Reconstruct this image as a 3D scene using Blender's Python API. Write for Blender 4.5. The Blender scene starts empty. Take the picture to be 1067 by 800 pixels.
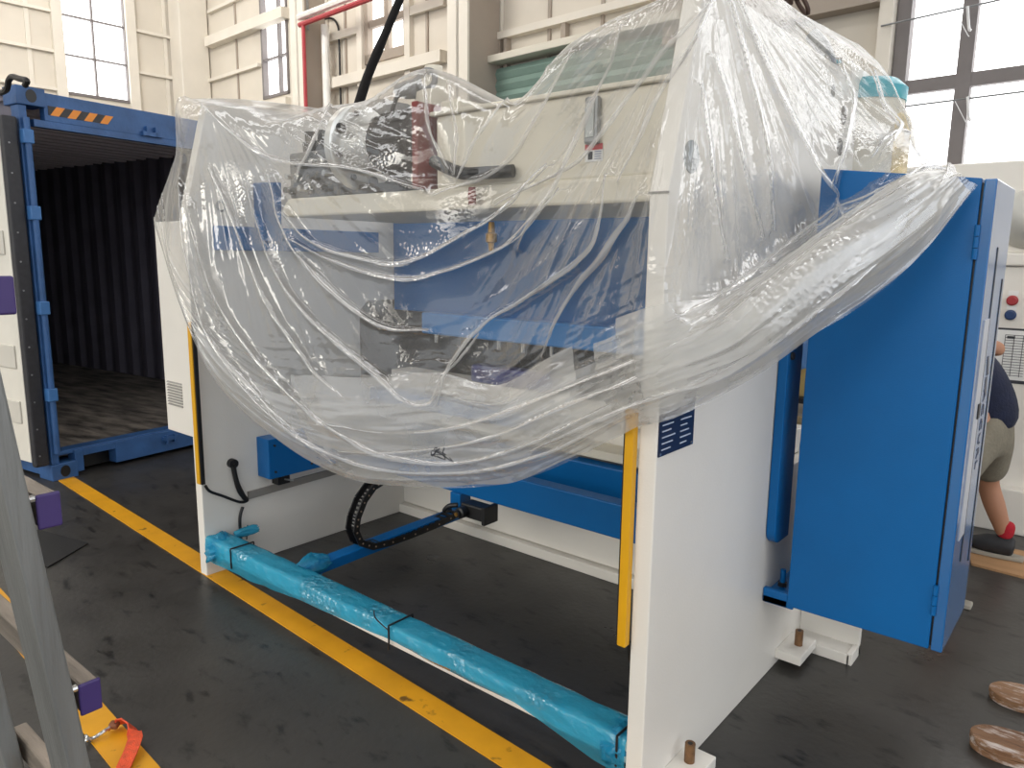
import bpy, bmesh, math, random
import numpy as np
from mathutils import Vector, Matrix, noise
random.seed(7)
C = bpy.context.scene.collection
R_ = math.radians

# ------------------------------------------------------------------ camera solved from the photograph's vanishing lines
F_PX = 773.352
PITCH, ROLL, YAW = (R_(a) for a in (9.69714067, -0.71093071, -39.58033952))
H = 1.6
cp, sp, cr, sr = math.cos(PITCH), math.sin(PITCH), math.cos(ROLL), math.sin(ROLL)
_r = np.array([1., 0, 0]); _f = np.array([0, cp, -sp]); _d = np.array([0, -sp, -cp])
RC = np.array([cr * _r + sr * _d, -sr * _r + cr * _d, _f])
MA = np.array([[math.cos(YAW), math.sin(YAW), 0], [-math.sin(YAW), math.cos(YAW), 0], [0, 0, 1.]])
def ray(px, py):
    return MA @ (RC.T @ np.array([(px - 533.5) / F_PX, (py - 400) / F_PX, 1]))
def onx(px, py, x):
    d = ray(px, py); p = d * (x / d[0]); return Vector((p[0], p[1], p[2] + H))
def ony(px, py, y):
    d = ray(px, py); p = d * (y / d[1]); return Vector((p[0], p[1], p[2] + H))
def onz(px, py, z=0.):
    d = ray(px, py); p = d * ((z - H) / d[2]); return Vector((p[0], p[1], z))
def onplan(px, py, a, b):           # vertical plane through plan points a, b
    d = ray(px, py); n = np.array([b[1] - a[1], -(b[0] - a[0])])
    p = d * ((n @ np.array(a)) / (n @ d[:2])); return Vector((p[0], p[1], p[2] + H))
def proj(P):
    q = (np.asarray(P, float) - [0, 0, H]) @ MA          # rows: MA.T @ v
    c = q @ RC.T
    return 533.5 + F_PX * c[..., 0] / c[..., 2], 400 + F_PX * c[..., 1] / c[..., 2]
# the building is turned 3 degrees against the machine
RY = R_(-3.071)
QR = np.array([[math.cos(-RY), -math.sin(-RY), 0], [math.sin(-RY), math.cos(-RY), 0], [0, 0, 1.]])
WB_Y, WL_X = 8.53, -18.0
def wb(px, py, y=WB_Y):
    r = QR @ ray(px, py); p = r * (y / r[1]); return p[0], p[2] + H
def wl(px, py, x=WL_X):
    r = QR @ ray(px, py); p = r * (x / r[0]); return p[1], p[2] + H
def room(v):                        # room frame -> world
    c, s = math.cos(RY), math.sin(RY)
    return Vector((c * v[0] - s * v[1], s * v[0] + c * v[1], v[2]))

# ------------------------------------------------------------------ materials
def lin(c):
    if isinstance(c, str): c = tuple(int(c[i:i + 2], 16) for i in (0, 2, 4))
    return tuple(((v / 255) / 12.92 if v / 255 <= .04045 else ((v / 255 + .055) / 1.055) ** 2.4) for v in c) + (1,)
MATS = {}
def mat(name, col, rough=.5, metal=0., var=.08, scale=6., bump=0., bscale=60., spec=.5, col2=None, emit=0., stretch=None, coat=0.):
    if name in MATS: return MATS[name]
    m = bpy.data.materials.new(name); m.use_nodes = True; nt = m.node_tree; N = nt.nodes; L = nt.links
    b = N['Principled BSDF']; b.inputs['Roughness'].default_value = rough; b.inputs['Metallic'].default_value = metal
    b.inputs['Specular IOR Level'].default_value = spec
    if coat: b.inputs['Coat Weight'].default_value = coat; b.inputs['Coat Roughness'].default_value = .15
    tc = N.new('ShaderNodeTexCoord'); mp = N.new('ShaderNodeMapping'); L.new(tc.outputs['Object'], mp.inputs['Vector'])
    if stretch: mp.inputs['Scale'].default_value = stretch
    no = N.new('ShaderNodeTexNoise'); no.inputs['Scale'].default_value = scale; no.inputs['Detail'].default_value = 6
    L.new(mp.outputs[0], no.inputs['Vector'])
    rp = N.new('ShaderNodeValToRGB'); c = lin(col)
    a = tuple(x * (1 - var) for x in c[:3]) + (1,); z = tuple(min(1, x * (1 + var)) for x in c[:3]) + (1,)
    if col2: a, z = c, lin(col2)
    rp.color_ramp.elements[0].color = a; rp.color_ramp.elements[1].color = z
    rp.color_ramp.elements[0].position = .3; rp.color_ramp.elements[1].position = .7
    L.new(no.outputs['Fac'], rp.inputs[0]); L.new(rp.outputs[0], b.inputs['Base Color'])
    if bump:
        n2 = N.new('ShaderNodeTexNoise'); n2.inputs['Scale'].default_value = bscale; n2.inputs['Detail'].default_value = 4
        L.new(mp.outputs[0], n2.inputs['Vector'])
        bu = N.new('ShaderNodeBump'); bu.inputs['Strength'].default_value = bump; bu.inputs['Distance'].default_value = .02
        L.new(n2.outputs['Fac'], bu.inputs['Height']); L.new(bu.outputs[0], b.inputs['Normal'])
    if emit:
        b.inputs['Emission Color'].default_value = c; b.inputs['Emission Strength'].default_value = emit
    MATS[name] = m; return m
white = mat('white_paint', 'e2ded6', .38, var=.03, scale=3, bump=.05, bscale=140)
blue = mat('blue_paint', '085d9c', .34, var=.05, scale=4, bump=.06, bscale=220, spec=.28)
black = mat('black_plastic', '161618', .45)
dark = mat('dark_steel', '2e2d2e', .45, .3, var=.25, scale=20)
yellow = mat('yellow_paint', 'd8a012', .4, var=.06)
chrome = mat('machined_steel', 'c9c9c6', .22, .9, var=.1, scale=12)
steel = mat('grey_steel', '8d8f90', .4, .6, var=.15, scale=12)
rusty = mat('brown_stud', '7a5a3c', .5, .4, var=.3, scale=40, bump=.3, bscale=200)
navy = mat('navy_label', '13203f', .35)
inkwhite = mat('pale_print', 'b9c3d6', .5)
red = mat('red_paint', 'a8343a', .4)
redbrown = mat('red_brown_paint', '7c2f2c', .5, var=.15)
ivory = mat('ivory_paint', 'd8d2c2', .5, var=.03, scale=3)
wallm = mat('beige_wall_sheet', 'd6cec0', .7, var=.05, scale=1.2)
girtm = mat('beige_steel', 'e0d9cc', .6, var=.04, scale=2)
brownst = mat('taupe_steel', 'a3978a', .65, var=.05, scale=2)
darkfr = mat('grey_window_frame', '76706f', .5, var=.06)
pane_m = mat('daylit_pane', 'ffffff', .2, var=0, emit=2.2)
green = mat('grey_green_shutter', '7d968b', .5, var=.06)
cblue = mat('container_blue', '2f5688', .5, var=.22, scale=5, bump=.15, bscale=30)
croof = mat('container_roof_grey', 'd2cad0', .6, var=.1, scale=3)
cin = mat('container_grey_blue', '66636f', .6, var=.15, scale=3)
cwhite = mat('container_door_white', 'dcd8cd', .5, var=.06, scale=4)
cwhite2 = mat('container_door_grey', 'c9c5bb', .5, var=.06, scale=4)
rubber = mat('black_rubber', '2b2b2f', .55, var=.2, scale=25)
cfloor = mat('worn_plywood', '2a2625', .7, col2='8a8278', scale=12, stretch=(1, .25, 1), bump=.3, bscale=40)
orange = mat('orange_paint', 'e08a2c', .5)
alu = mat('weathered_aluminium', '858684', .45, .55, var=.22, scale=14, stretch=(1, 1, .08), bump=.25, bscale=60)
alu2 = mat('dull_aluminium', '8f857a', .45, .5, var=.3, scale=22, stretch=(.1, 1, 1), bump=.3, bscale=60)
purple = mat('purple_plastic', '3d2c66', .5, var=.12)
webbing = mat('orange_webbing', 'd9512c', .7, var=.2, scale=60, bump=.4, bscale=300)
slingm = mat('black_webbing', '1d1b1c', .8, var=.2, scale=40, bump=.4, bscale=200)
chainm = mat('dark_chain', '4a3a34', .5, .6, var=.25, scale=40)
wood = mat('pale_plywood', 'a8825c', .7, var=.18, scale=10, stretch=(.15, 1, 1), bump=.2, bscale=60)
matm = mat('dark_sheet', '141416', .6, var=.12)
skin = mat('skin', 'b07f63', .55, var=.06, scale=10)
shirt = mat('navy_cotton', '161d36', .85, var=.15, scale=20, bump=.3, bscale=80)
shorts = mat('khaki_cotton', '7f7868', .85, var=.1, scale=20, bump=.3, bscale=80)
sock = mat('red_sock', 'b01c2c', .9, var=.12, scale=60, bump=.4, bscale=250)
shoe = mat('dark_shoe', '27282c', .6, var=.2, scale=30)
solem = mat('grey_sole', '9a958a', .7)
hairm = mat('black_hair', '15120f', .6, var=.3, scale=60, bump=.4, bscale=200)
paper = mat('white_paper', 'e4e4e2', .7, var=.02)
ink = mat('dark_ink', '33353c', .6)
yel2 = mat('yellow_film', 'e6cf9a', .5, var=.08, scale=9)
cloth_g = mat('grey_wrap', '8d867e', .6, var=.15, scale=5, bump=.3, bscale=14)
brass = mat('brass', 'a67d3a', .35, .8)
bluewrap = mat('indigo_film', '272a6a', .3, var=.25, scale=14, bump=.6, bscale=25)

def m_distress():
    m = mat('distressed_wood', '5a3a26', .75, col2='8c6a4c', scale=9, stretch=(.25, 1, 1), bump=.6, bscale=50)
    nt = m.node_tree; N = nt.nodes; L = nt.links; b = N['Principled BSDF']
    src = b.inputs['Base Color'].links[0].from_socket
    n = N.new('ShaderNodeTexNoise'); n.inputs['Scale'].default_value = 26; n.inputs['Detail'].default_value = 8; n.inputs['Roughness'].default_value = .7
    mp = N['Mapping']; L.new(mp.outputs[0], n.inputs['Vector'])
    r = N.new('ShaderNodeValToRGB'); r.color_ramp.elements[0].position = .5; r.color_ramp.elements[1].position = .62
    L.new(n.outputs['Fac'], r.inputs[0])
    mx = N.new('ShaderNodeMix'); mx.data_type = 'RGBA'; L.new(r.outputs[0], mx.inputs['Factor'])
    L.new(src, mx.inputs[6]); mx.inputs[7].default_value = lin('b9ada6'); L.new(mx.outputs[2], b.inputs['Base Color'])
    return m
dwood = m_distress()

def m_floor():
    m = mat('dark_painted_concrete', '312f2d', .36, col2='403e3b', scale=1.6, bump=.06, bscale=35)
    nt = m.node_tree; N = nt.nodes; L = nt.links; b = N['Principled BSDF']
    src = b.inputs['Base Color'].links[0].from_socket
    tc = N['Texture Coordinate']
    mp = N.new('ShaderNodeMapping'); mp.inputs['Scale'].default_value = (1, 2.4, 1); mp.inputs['Rotation'].default_value = (0, 0, .7)
    L.new(tc.outputs['Object'], mp.inputs['Vector'])
    n = N.new('ShaderNodeTexNoise'); n.inputs['Scale'].default_value = 6; n.inputs['Detail'].default_value = 7; n.inputs['Roughness'].default_value = .62
    L.new(mp.outputs[0], n.inputs['Vector'])
    r = N.new('ShaderNodeValToRGB'); r.color_ramp.elements[0].position = .56; r.color_ramp.elements[1].position = .68
    L.new(n.outputs['Fac'], r.inputs[0])
    mx = N.new('ShaderNodeMix'); mx.data_type = 'RGBA'; L.new(r.outputs[0], mx.inputs['Factor'])
    L.new(src, mx.inputs[6]); mx.inputs[7].default_value = lin('131212'); L.new(mx.outputs[2], b.inputs['Base Color'])
    n3 = N.new('ShaderNodeTexNoise'); n3.inputs['Scale'].default_value = 2.2; n3.inputs['Detail'].default_value = 6
    L.new(tc.outputs['Object'], n3.inputs['Vector'])
    mr = N.new('ShaderNodeMapRange'); mr.inputs[1].default_value = .3; mr.inputs[2].default_value = .7; mr.inputs[3].default_value = .26; mr.inputs[4].default_value = .5
    L.new(n3.outputs['Fac'], mr.inputs[0]); L.new(mr.outputs[0], b.inputs['Roughness'])
    return m
floorm = m_floor()
def m_line():
    m = mat('floor_yellow', 'd99a16', .5, var=.12, scale=5)
    nt = m.node_tree; N = nt.nodes; L = nt.links; b = N['Principled BSDF']
    src = b.inputs['Base Color'].links[0].from_socket
    n = N.new('ShaderNodeTexNoise'); n.inputs['Scale'].default_value = 11; n.inputs['Detail'].default_value = 8
    L.new(N['Texture Coordinate'].outputs['Object'], n.inputs['Vector'])
    r = N.new('ShaderNodeValToRGB'); r.color_ramp.elements[0].position = .64; r.color_ramp.elements[1].position = .7
    L.new(n.outputs['Fac'], r.inputs[0])
    mx = N.new('ShaderNodeMix'); mx.data_type = 'RGBA'; L.new(r.outputs[0], mx.inputs['Factor'])
    L.new(src, mx.inputs[6]); mx.inputs[7].default_value = lin('6e4d18'); L.new(mx.outputs[2], b.inputs['Base Color'])
    return m
linem = m_line()

def m_film(name, haze, tint=(.93, .92, .89), edge=.5, gloss_rough=.12, bump=.35, clear=(.97, .97, .97), scales=(9, 60), gloss=.6, crink=1.):
    m = bpy.data.materials.new(name); m.use_nodes = True; nt = m.node_tree; N = nt.nodes; L = nt.links
    N.remove(N['Principled BSDF']); out = N['Material Output']
    def math_(op, a, b=None, c=None, clamp=False):
        n = N.new('ShaderNodeMath'); n.operation = op; n.use_clamp = clamp
        for k, v in enumerate((a, b, c)):
            if v is None: continue
            if isinstance(v, (int, float)): n.inputs[k].default_value = v
            else: L.new(v, n.inputs[k])
        return n.outputs[0]
    def rng(v, a, b, c, d):
        n = N.new('ShaderNodeMapRange'); L.new(v, n.inputs[0])
        for k, x in enumerate((a, b, c, d)): n.inputs[k + 1].default_value = x
        return n.outputs[0]
    tc = N.new('ShaderNodeTexCoord')
    def noise_(sc, det, ro=.5):
        n = N.new('ShaderNodeTexNoise'); n.inputs['Scale'].default_value = sc; n.inputs['Detail'].default_value = det; n.inputs['Roughness'].default_value = ro
        L.new(tc.outputs['Object'], n.inputs['Vector']); return n.outputs['Fac']
    big = noise_(scales[0], 3); wm = noise_(3.4, 3)
    v = N.new('ShaderNodeTexVoronoi'); v.inputs['Scale'].default_value = scales[1]; L.new(tc.outputs['Object'], v.inputs['Vector'])
    mask = rng(wm, .54, .66, .04, 1.)
    fine = math_('MULTIPLY', math_('MULTIPLY', v.outputs['Distance'], mask), .45 * crink)
    hgt = math_('ADD', big, fine)
    bu = N.new('ShaderNodeBump'); bu.inputs['Strength'].default_value = bump; bu.inputs['Distance'].default_value = .03
    L.new(hgt, bu.inputs['Height'])
    tr = N.new('ShaderNodeBsdfTransparent'); tr.inputs[0].default_value = clear + (1,)
    di = N.new('ShaderNodeBsdfDiffuse'); di.inputs[0].default_value = tint + (1,)
    tl = N.new('ShaderNodeBsdfTranslucent'); tl.inputs[0].default_value = tint + (1,)
    L.new(bu.outputs[0], di.inputs['Normal'])
    hz = N.new('ShaderNodeMixShader'); hz.inputs[0].default_value = .45; L.new(di.outputs[0], hz.inputs[1]); L.new(tl.outputs[0], hz.inputs[2])
    lw = N.new('ShaderNodeLayerWeight'); lw.inputs['Blend'].default_value = .5
    e = math_('MULTIPLY_ADD', math_('POWER', lw.outputs['Facing'], 3.4), edge, haze, True)
    fac = math_('MULTIPLY', e, rng(wm, .3, .7, .8, 1.2), None, True)
    mx = N.new('ShaderNodeMixShader'); L.new(fac, mx.inputs[0]); L.new(tr.outputs[0], mx.inputs[1]); L.new(hz.outputs[0], mx.inputs[2])
    gl = N.new('ShaderNodeBsdfGlossy'); gl.inputs['Roughness'].default_value = gloss_rough; L.new(bu.outputs[0], gl.inputs['Normal'])
    fr = N.new('ShaderNodeFresnel'); fr.inputs['IOR'].default_value = 1.45
    m2 = N.new('ShaderNodeMixShader'); L.new(math_('MULTIPLY', math_('MULTIPLY_ADD', fr.outputs[0], gloss, math_('MULTIPLY', mask, .13 * crink)), 1., None, True), m2.inputs[0]); L.new(mx.outputs[0], m2.inputs[1]); L.new(gl.outputs[0], m2.inputs[2])
    L.new(m2.outputs[0], out.inputs['Surface'])
    return m
PT = (.80, .79, .76)
film = m_film('clear_polythene', .10, PT, edge=.75, bump=.22, gloss=.2, gloss_rough=.1, clear=(.94, .94, .94))
film_fold = m_film('folded_polythene', .33, (.86, .85, .81), edge=.7, bump=.2, gloss=.22, gloss_rough=.16, clear=(.95, .95, .95))
film_pleat = m_film('pleated_polythene', .32, (.9, .89, .87), edge=.5, bump=.2, gloss=.4, gloss_rough=.16, clear=(.96, .96, .96))
bfilm = m_film('blue_stretch_film', .5, tint=(.05, .52, .78), edge=.5, clear=(.35, .78, .95), bump=.75, scales=(18, 45), gloss=.7)
bfilm2 = m_film('cyan_film', .6, tint=(.16, .62, .75), edge=.4, clear=(.5, .88, .95), bump=.5)

# ------------------------------------------------------------------ mesh helpers
def root(name, label, cat, loc, group=None, rz=0):
    o = bpy.data.objects.new(name, None); C.objects.link(o); o.empty_display_size = .1
    o.location = loc; o.rotation_euler.z = rz
    o['label'] = label; o['category'] = cat
    if group: o['group'] = group
    return o
def tag(o, label, cat, group=None):
    o['label'] = label; o['category'] = cat
    if group: o['group'] = group
    return o
class MB:
    def __init__(s): s.v = []; s.f = []
    def add(s, vs, fs):
        b = len(s.v); s.v += [tuple(v) for v in vs]; s.f += [tuple(i + b for i in f) for f in fs]; return s
    def box(s, x0, x1, y0, y1, z0, z1):
        return s.add([(x0, y0, z0), (x1, y0, z0), (x1, y1, z0), (x0, y1, z0), (x0, y0, z1), (x1, y0, z1), (x1, y1, z1), (x0, y1, z1)],
                     [(0, 3, 2, 1), (4, 5, 6, 7), (0, 1, 5, 4), (1, 2, 6, 5), (2, 3, 7, 6), (3, 0, 4, 7)])
    def prism(s, poly, vec):            # planar polygon extruded along vec
        n = len(poly); vec = Vector(vec); p = [Vector(q) for q in poly]
        return s.add(p + [q + vec for q in p], [tuple(range(n))[::-1], tuple(range(n, 2 * n))] + [(i, (i + 1) % n, n + (i + 1) % n, n + i) for i in range(n)])
    def obox(s, p, q, w, h, up=(0, 0, 1)):  # beam from p to q
        p, q = Vector(p), Vector(q); d = (q - p).normalized(); a = d.cross(Vector(up)).normalized(); b = a.cross(d).normalized()
        return s.prism([p - a * w / 2 - b * h / 2, p + a * w / 2 - b * h / 2, p + a * w / 2 + b * h / 2, p - a * w / 2 + b * h / 2], q - p)
    def cyl(s, p, q, r0, r1=None, n=20, cap=True):
        p, q = Vector(p), Vector(q); r1 = r0 if r1 is None else r1
        d = (q - p).normalized(); a = d.orthogonal().normalized(); b = d.cross(a)
        vs = []
        for c, r in ((p, r0), (q, r1)):
            vs += [c + (a * math.cos(2 * math.pi * i / n) + b * math.sin(2 * math.pi * i / n)) * r for i in range(n)]
        fs = [(i, (i + 1) % n, n + (i + 1) % n, n + i) for i in range(n)]
        if cap: fs += [tuple(range(n))[::-1], tuple(range(n, 2 * n))]
        return s.add(vs, fs)
    def lathe(s, p, axis, prof, n=24):   # prof: (dist along axis, radius)
        p = Vector(p); d = Vector(axis).normalized(); a = d.orthogonal().normalized(); b = d.cross(a); vs = []; fs = []
        for t, r in prof: vs += [p + d * t + (a * math.cos(2 * math.pi * i / n) + b * math.sin(2 * math.pi * i / n)) * r for i in range(n)]
        for k in range(len(prof) - 1): fs += [(k * n + i, k * n + (i + 1) % n, (k + 1) * n + (i + 1) % n, (k + 1) * n + i) for i in range(n)]
        fs += [tuple(range(n))[::-1], tuple(range((len(prof) - 1) * n, len(prof) * n))]
        return s.add(vs, fs)
    def tube(s, pts, r, n=8, sub=6):
        pts = [Vector(p) for p in pts]
        if sub > 1 and len(pts) > 2:
            o = []
            for i in range(len(pts) - 1):
                p0, p1, p2, p3 = pts[max(i - 1, 0)], pts[i], pts[i + 1], pts[min(i + 2, len(pts) - 1)]
                for k in range(sub):
                    t = k / sub; o.append(.5 * (2 * p1 + (p2 - p0) * t + (2 * p0 - 5 * p1 + 4 * p2 - p3) * t * t + (3 * p1 - p0 - 3 * p2 + p3) * t ** 3))
            pts = o + [pts[-1]]
        vs = []; fs = []; a = None
        for i, p in enumerate(pts):
            d = (pts[min(i + 1, len(pts) - 1)] - pts[max(i - 1, 0)]).normalized()
            a = (d.orthogonal() if a is None else (a - d * a.dot(d))).normalized(); b = d.cross(a)
            rr = r[i * (len(r) - 1) // (len(pts) - 1)] if isinstance(r, (list, tuple)) else r
            vs += [p + (a * math.cos(2 * math.pi * k / n) + b * math.sin(2 * math.pi * k / n)) * rr for k in range(n)]
        for i in range(len(pts) - 1): fs += [(i * n + k, i * n + (k + 1) % n, (i + 1) * n + (k + 1) % n, (i + 1) * n + k) for k in range(n)]
        fs += [tuple(range(n))[::-1], tuple(range((len(pts) - 1) * n, len(pts) * n))]
        return s.add(vs, fs)
    def torus(s, c, axis, R, r, n=24, m=8):
        c = Vector(c); d = Vector(axis).normalized(); a = d.orthogonal().normalized(); b = d.cross(a); vs = []; fs = []
        for i in range(n):
            t = 2 * math.pi * i / n; u = a * math.cos(t) + b * math.sin(t)
            vs += [c + u * (R + r * math.cos(2 * math.pi * k / m)) + d * r * math.sin(2 * math.pi * k / m) for k in range(m)]
        for i in range(n): fs += [(i * m + k, ((i + 1) % n) * m + k, ((i + 1) % n) * m + (k + 1) % m, i * m + (k + 1) % m) for k in range(m)]
        return s.add(vs, fs)
    def strip(s, pts, w, up, t=.003):    # flat band following pts
        pts = [Vector(p) for p in pts]; up = Vector(up).normalized()
        for i in range(len(pts) - 1): s.obox(pts[i], pts[i + 1], w, t, up)
        return s
    def build(s, name, m, parent=None, bevel=0., smooth=False, origin=None, rz=0.):
        vs = s.v
        if origin is None and parent is None and not rz:
            a = np.array(vs); origin = Vector(((a[:, 0].min() + a[:, 0].max()) / 2, (a[:, 1].min() + a[:, 1].max()) / 2, a[:, 2].min()))
        o0 = Vector(origin) if origin is not None else Vector((0, 0, 0))
        me = bpy.data.meshes.new(name)
        if parent is None: vs = [tuple(Vector(v) - o0) for v in vs]
        me.from_pydata(vs, [], s.f)
        bm = bmesh.new(); bm.from_mesh(me); bmesh.ops.recalc_face_normals(bm, faces=bm.faces); bm.to_mesh(me); bm.free()
        me.materials.append(m)
        o = bpy.data.objects.new(name, me); C.objects.link(o)
        if parent is None: o.location = o0; o.rotation_euler.z = rz
        else:
            o.parent = parent
            if parent.type == 'EMPTY' and 'category' in parent and not parent.get('_local'): o.location = -Vector(parent.location)
        if smooth:
            for p in me.polygons: p.use_smooth = True
            mod = o.modifiers.new('edges', 'EDGE_SPLIT'); mod.split_angle = R_(38)
        if bevel:
            b = o.modifiers.new('bevel', 'BEVEL'); b.width = bevel; b.segments = 2; b.limit_method = 'ANGLE'
        return o
def struct(o): o['kind'] = 'structure'; return o

# ================================================================== THE BUILDING
fl = MB(); fl.add([(-30, -8, 0), (9, -8, 0), (9, 13, 0), (-30, 13, 0)], [(0, 1, 2, 3)])
floor_o = struct(fl.build('floor', floorm, rz=RY, origin=(0, 0, 0)))
# yellow walkway lines (room x direction)
def to_room(p): q = QR @ np.array(p); return q
l1a, l1b = to_room(onz(67, 505.3)), to_room(onz(81, 501)); l2 = to_room(onz(133, 761))
yA, yB = to_room(onz(182, 580))[1], to_room(onz(207.5, 577.4))[1]
yC, yD = to_room(onz(380, 705.5))[1], to_room(onz(380, 678.5))[1]
y0, y1 = (l1a[1] + yA + yC) / 3, (l1b[1] + yB + yD) / 3
def fmark(a, b, x0=-17, x1=6):
    o = MB().box(x0, x1, a, b, -.002, .004).build('floor_line', linem, floor_o); o.parent = floor_o; return o
fmark(y0, y1)
ya, yb = to_room(onz(77, 740))[1], to_room(onz(108, 730))[1]
yr = to_room(onz(140, 770))[1]; w = y1 - y0
fmark(yr - w, yr)

Wz1 = 9.
def bar_room(mb, x0, x1, z0, z1, y0, y1): mb.box(x0, x1, y0, y1, z0, z1)
# --- back wall with three window openings
w1 = (wb(274, 70)[0], wb(301.5, 70)[0], wb(280, 103)[1]); w2 = (wb(379, 40)[0], wb(428, 40)[0], wb(386, 67)[1]); w3 = (wb(932, 60)[0], 4.5, wb(985, 200)[1])
bw = MB(); xs = [(-18.1, w1[0]), (w1[1], w2[0]), (w2[1], w3[0]), (w3[1], 9)]
for a, b in xs: bw.box(a, b, WB_Y, WB_Y + .15, 0, Wz1)
for wdw in (w1, w2, w3): bw.box(wdw[0], wdw[1], WB_Y, WB_Y + .15, 0, wdw[2])
W_back = struct(bw.build('wall_back', wallm, rz=RY, origin=(0, 0, 0)))
# ribs of the wall sheet
rb = MB()
for px in (247, 341, 361, 446, 573, 628):
    x = wb(px, 45)[0]; rb.box(x - .025, x + .025, WB_Y - .03, WB_Y + .01, 2.2, Wz1)
rb.build('sheet_rib', brownst, W_back)
lw_ = (wl(63, 60)[0], wl(134, 60)[0], wl(75, 99)[1])
wm = MB(); wm.box(WL_X - .15, WL_X, -8, lw_[0], 0, Wz1); wm.box(WL_X - .15, WL_X, lw_[1], 8.7, 0, Wz1); wm.box(WL_X - .15, WL_X, lw_[0], lw_[1], 0, lw_[2])
W_left = struct(wm.build('wall_left', wallm, rz=RY, origin=(0, 0, 0)))
rb = MB()
for px in (30, 172):
    y = wl(px, 50)[0]; rb.box(WL_X - .01, WL_X + .03, y - .04, y + .04, 2.2, Wz1)
rb.build('sheet_rib', girtm, W_left)
def window(idx, a, b, z0, mull, rails, axis, fm, fw=.07, outer=None):
    outer = outer or fw; f = MB()
    def put(mb, u0, u1, z0_, z1_, d0, d1):
        if axis == 'x': mb.box(u0, u1, WB_Y + d0, WB_Y + d1, z0_, z1_)
        else: mb.box(WL_X - d1, WL_X - d0, u0, u1, z0_, z1_)
    put(f, a, a + outer, z0, Wz1, -.03, .1); put(f, b - outer, b, z0, Wz1, -.03, .1); put(f, a, b, z0, z0 + outer, -.03, .1)
    for m_ in mull: put(f, m_ - fw / 2, m_ + fw / 2, z0, Wz1, -.01, .08)
    for r in rails: put(f, a, b, r - fw / 2, r + fw / 2, -.005, .075)
    o = struct(f.build('window_%d' % idx, fm, rz=RY, origin=(0, 0, 0)))
    p = MB(); put(p, a, b, z0, Wz1, .09, .11); p.build('pane', pane_m, o)
    return o
window(1, lw_[0], lw_[1], lw_[2], [wl(99, 60)[0]], [wl(99, 62)[1], wl(99, 22)[1], wl(99, 22)[1] + .75, wl(99, 22)[1] + 1.5], 'y', darkfr, .03, .06)
window(2, w1[0], w1[1], w1[2], [wb(291, 70)[0]], [wb(291, 58)[1], wb(291, 58)[1] + .8, wb(291, 58)[1] + 1.6], 'x', darkfr, .035, .06)
window(3, w2[0], w2[1], w2[2], [wb(403, 40)[0]], [wb(403, 20)[1], wb(403, 20)[1] + 1.0], 'x', brownst, .12, .16)
window(4, w3[0], w3[1], w3[2], [wb(1004, 80)[0], wb(1004, 80)[0] + .95, wb(1004, 80)[0] + 1.9, wb(1004, 80)[0] + 2.9, 2.2, 3.3], [wb(1000, 84)[1], wb(1000, 84)[1] + 1.15, wb(1000, 84)[1] + 2.3], 'x', darkfr, .13, .13)
# --- ceiling with rows of roof lights
cm = MB()
for a, b in ((-8, -4.6), (-3.4, .4), (1.6, 5.4), (6.6, 8.8)): cm.box(-18.2, 9, a, b, 9.0, 9.15)
W_ceil = struct(cm.build('ceiling', brownst, rz=RY, origin=(0, 0, 0)))
cl_ = MB()
for a, b in ((-4.6, -3.4), (.4, 1.6), (5.4, 6.6)): cl_.box(-18.2, 9, a, b, 9.03, 9.06)
cl_.build('roof_light', pane_m, W_ceil)
# --- columns, girts and beams as trim
tn = [0]
def trim(mb, m, bevel=0.):
    tn[0] += 1; return struct(mb.build('trim_%d' % tn[0], m, rz=RY, origin=(0, 0, 0), bevel=bevel))
# corner column
cx0, cx1 = wb(196, 60, 8.2)[0], wb(221, 60, 8.2)[0]
trim(MB().box(-17.95, -17.4, 7.85, 8.5, 0, Wz1), girtm, .02)
def hcol(px0, px1, px2, d):        # front flange px0..px1, web side to px2
    yf = WB_Y - d; x0, x1 = wb(px0, 60, yf)[0], wb(px1, 60, yf)[0]
    m_ = MB(); m_.box(x0, x1, yf, yf + .04, 0, Wz1); m_.box(x0, x1, WB_Y - .06, WB_Y - .01, 0, Wz1)
    xm = (x0 + x1) / 2; m_.box(xm - .03, xm + .03, yf, WB_Y - .01, 0, Wz1)
    trim(m_, girtm); return x0, x1, yf
ca = hcol(303, 317, 332, .55); trim(MB().box(ca[0] + .05, ca[1] - .02, ca[2] + .05, WB_Y - .07, 0, Wz1), brownst)  # core filled in darker taupe, standing for the column's shaded side
cb = hcol(466, 487, 505, .75); trim(MB().box(cb[0] + .05, cb[1] - .02, cb[2] + .05, WB_Y - .07, 0, Wz1), brownst)  # same taupe fill paints in this column's shaded side
# right-hand beige column beside the big window and its head beam
xa, xb = wb(918, 50)[0], wb(932, 50)[0]
trim(MB().box(xa, xb, WB_Y - .15, WB_Y, 0, Wz1), girtm)
zb = wb(870, 17)[1]; trim(MB().box(wb(700, 20)[0], xa, WB_Y - .2, WB_Y - .002, zb, zb + .55), brownst)
def girt(px0, px1, pxz, py, h, d=.09, m=girtm, wall='b', parent=None):
    mb = MB()
    if wall == 'b':
        z = wb(pxz, py)[1]; mb.box(wb(px0, py)[0], wb(px1, py)[0], WB_Y - d, WB_Y - .002, z - h / 2, z + h / 2)
    else:
        z = wl(pxz, py)[1]; mb.box(WL_X + .002, WL_X + d, wl(px0, py)[0], wl(px1, py)[0], z - h / 2, z + h / 2)
    return trim(mb, m)
for py in (2, 44, 84): girt(-60, 62, 30, py + 5, .06, wall='l')
for py in (-8, 36, 78): girt(138, 196, 168, py + 2, .06, wall='l')
for px in (60, 136):
    y = wl(px, 50)[0]; trim(MB().box(WL_X + .002, WL_X + .12, y - .1, y + .1, 0, Wz1), girtm)
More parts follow.
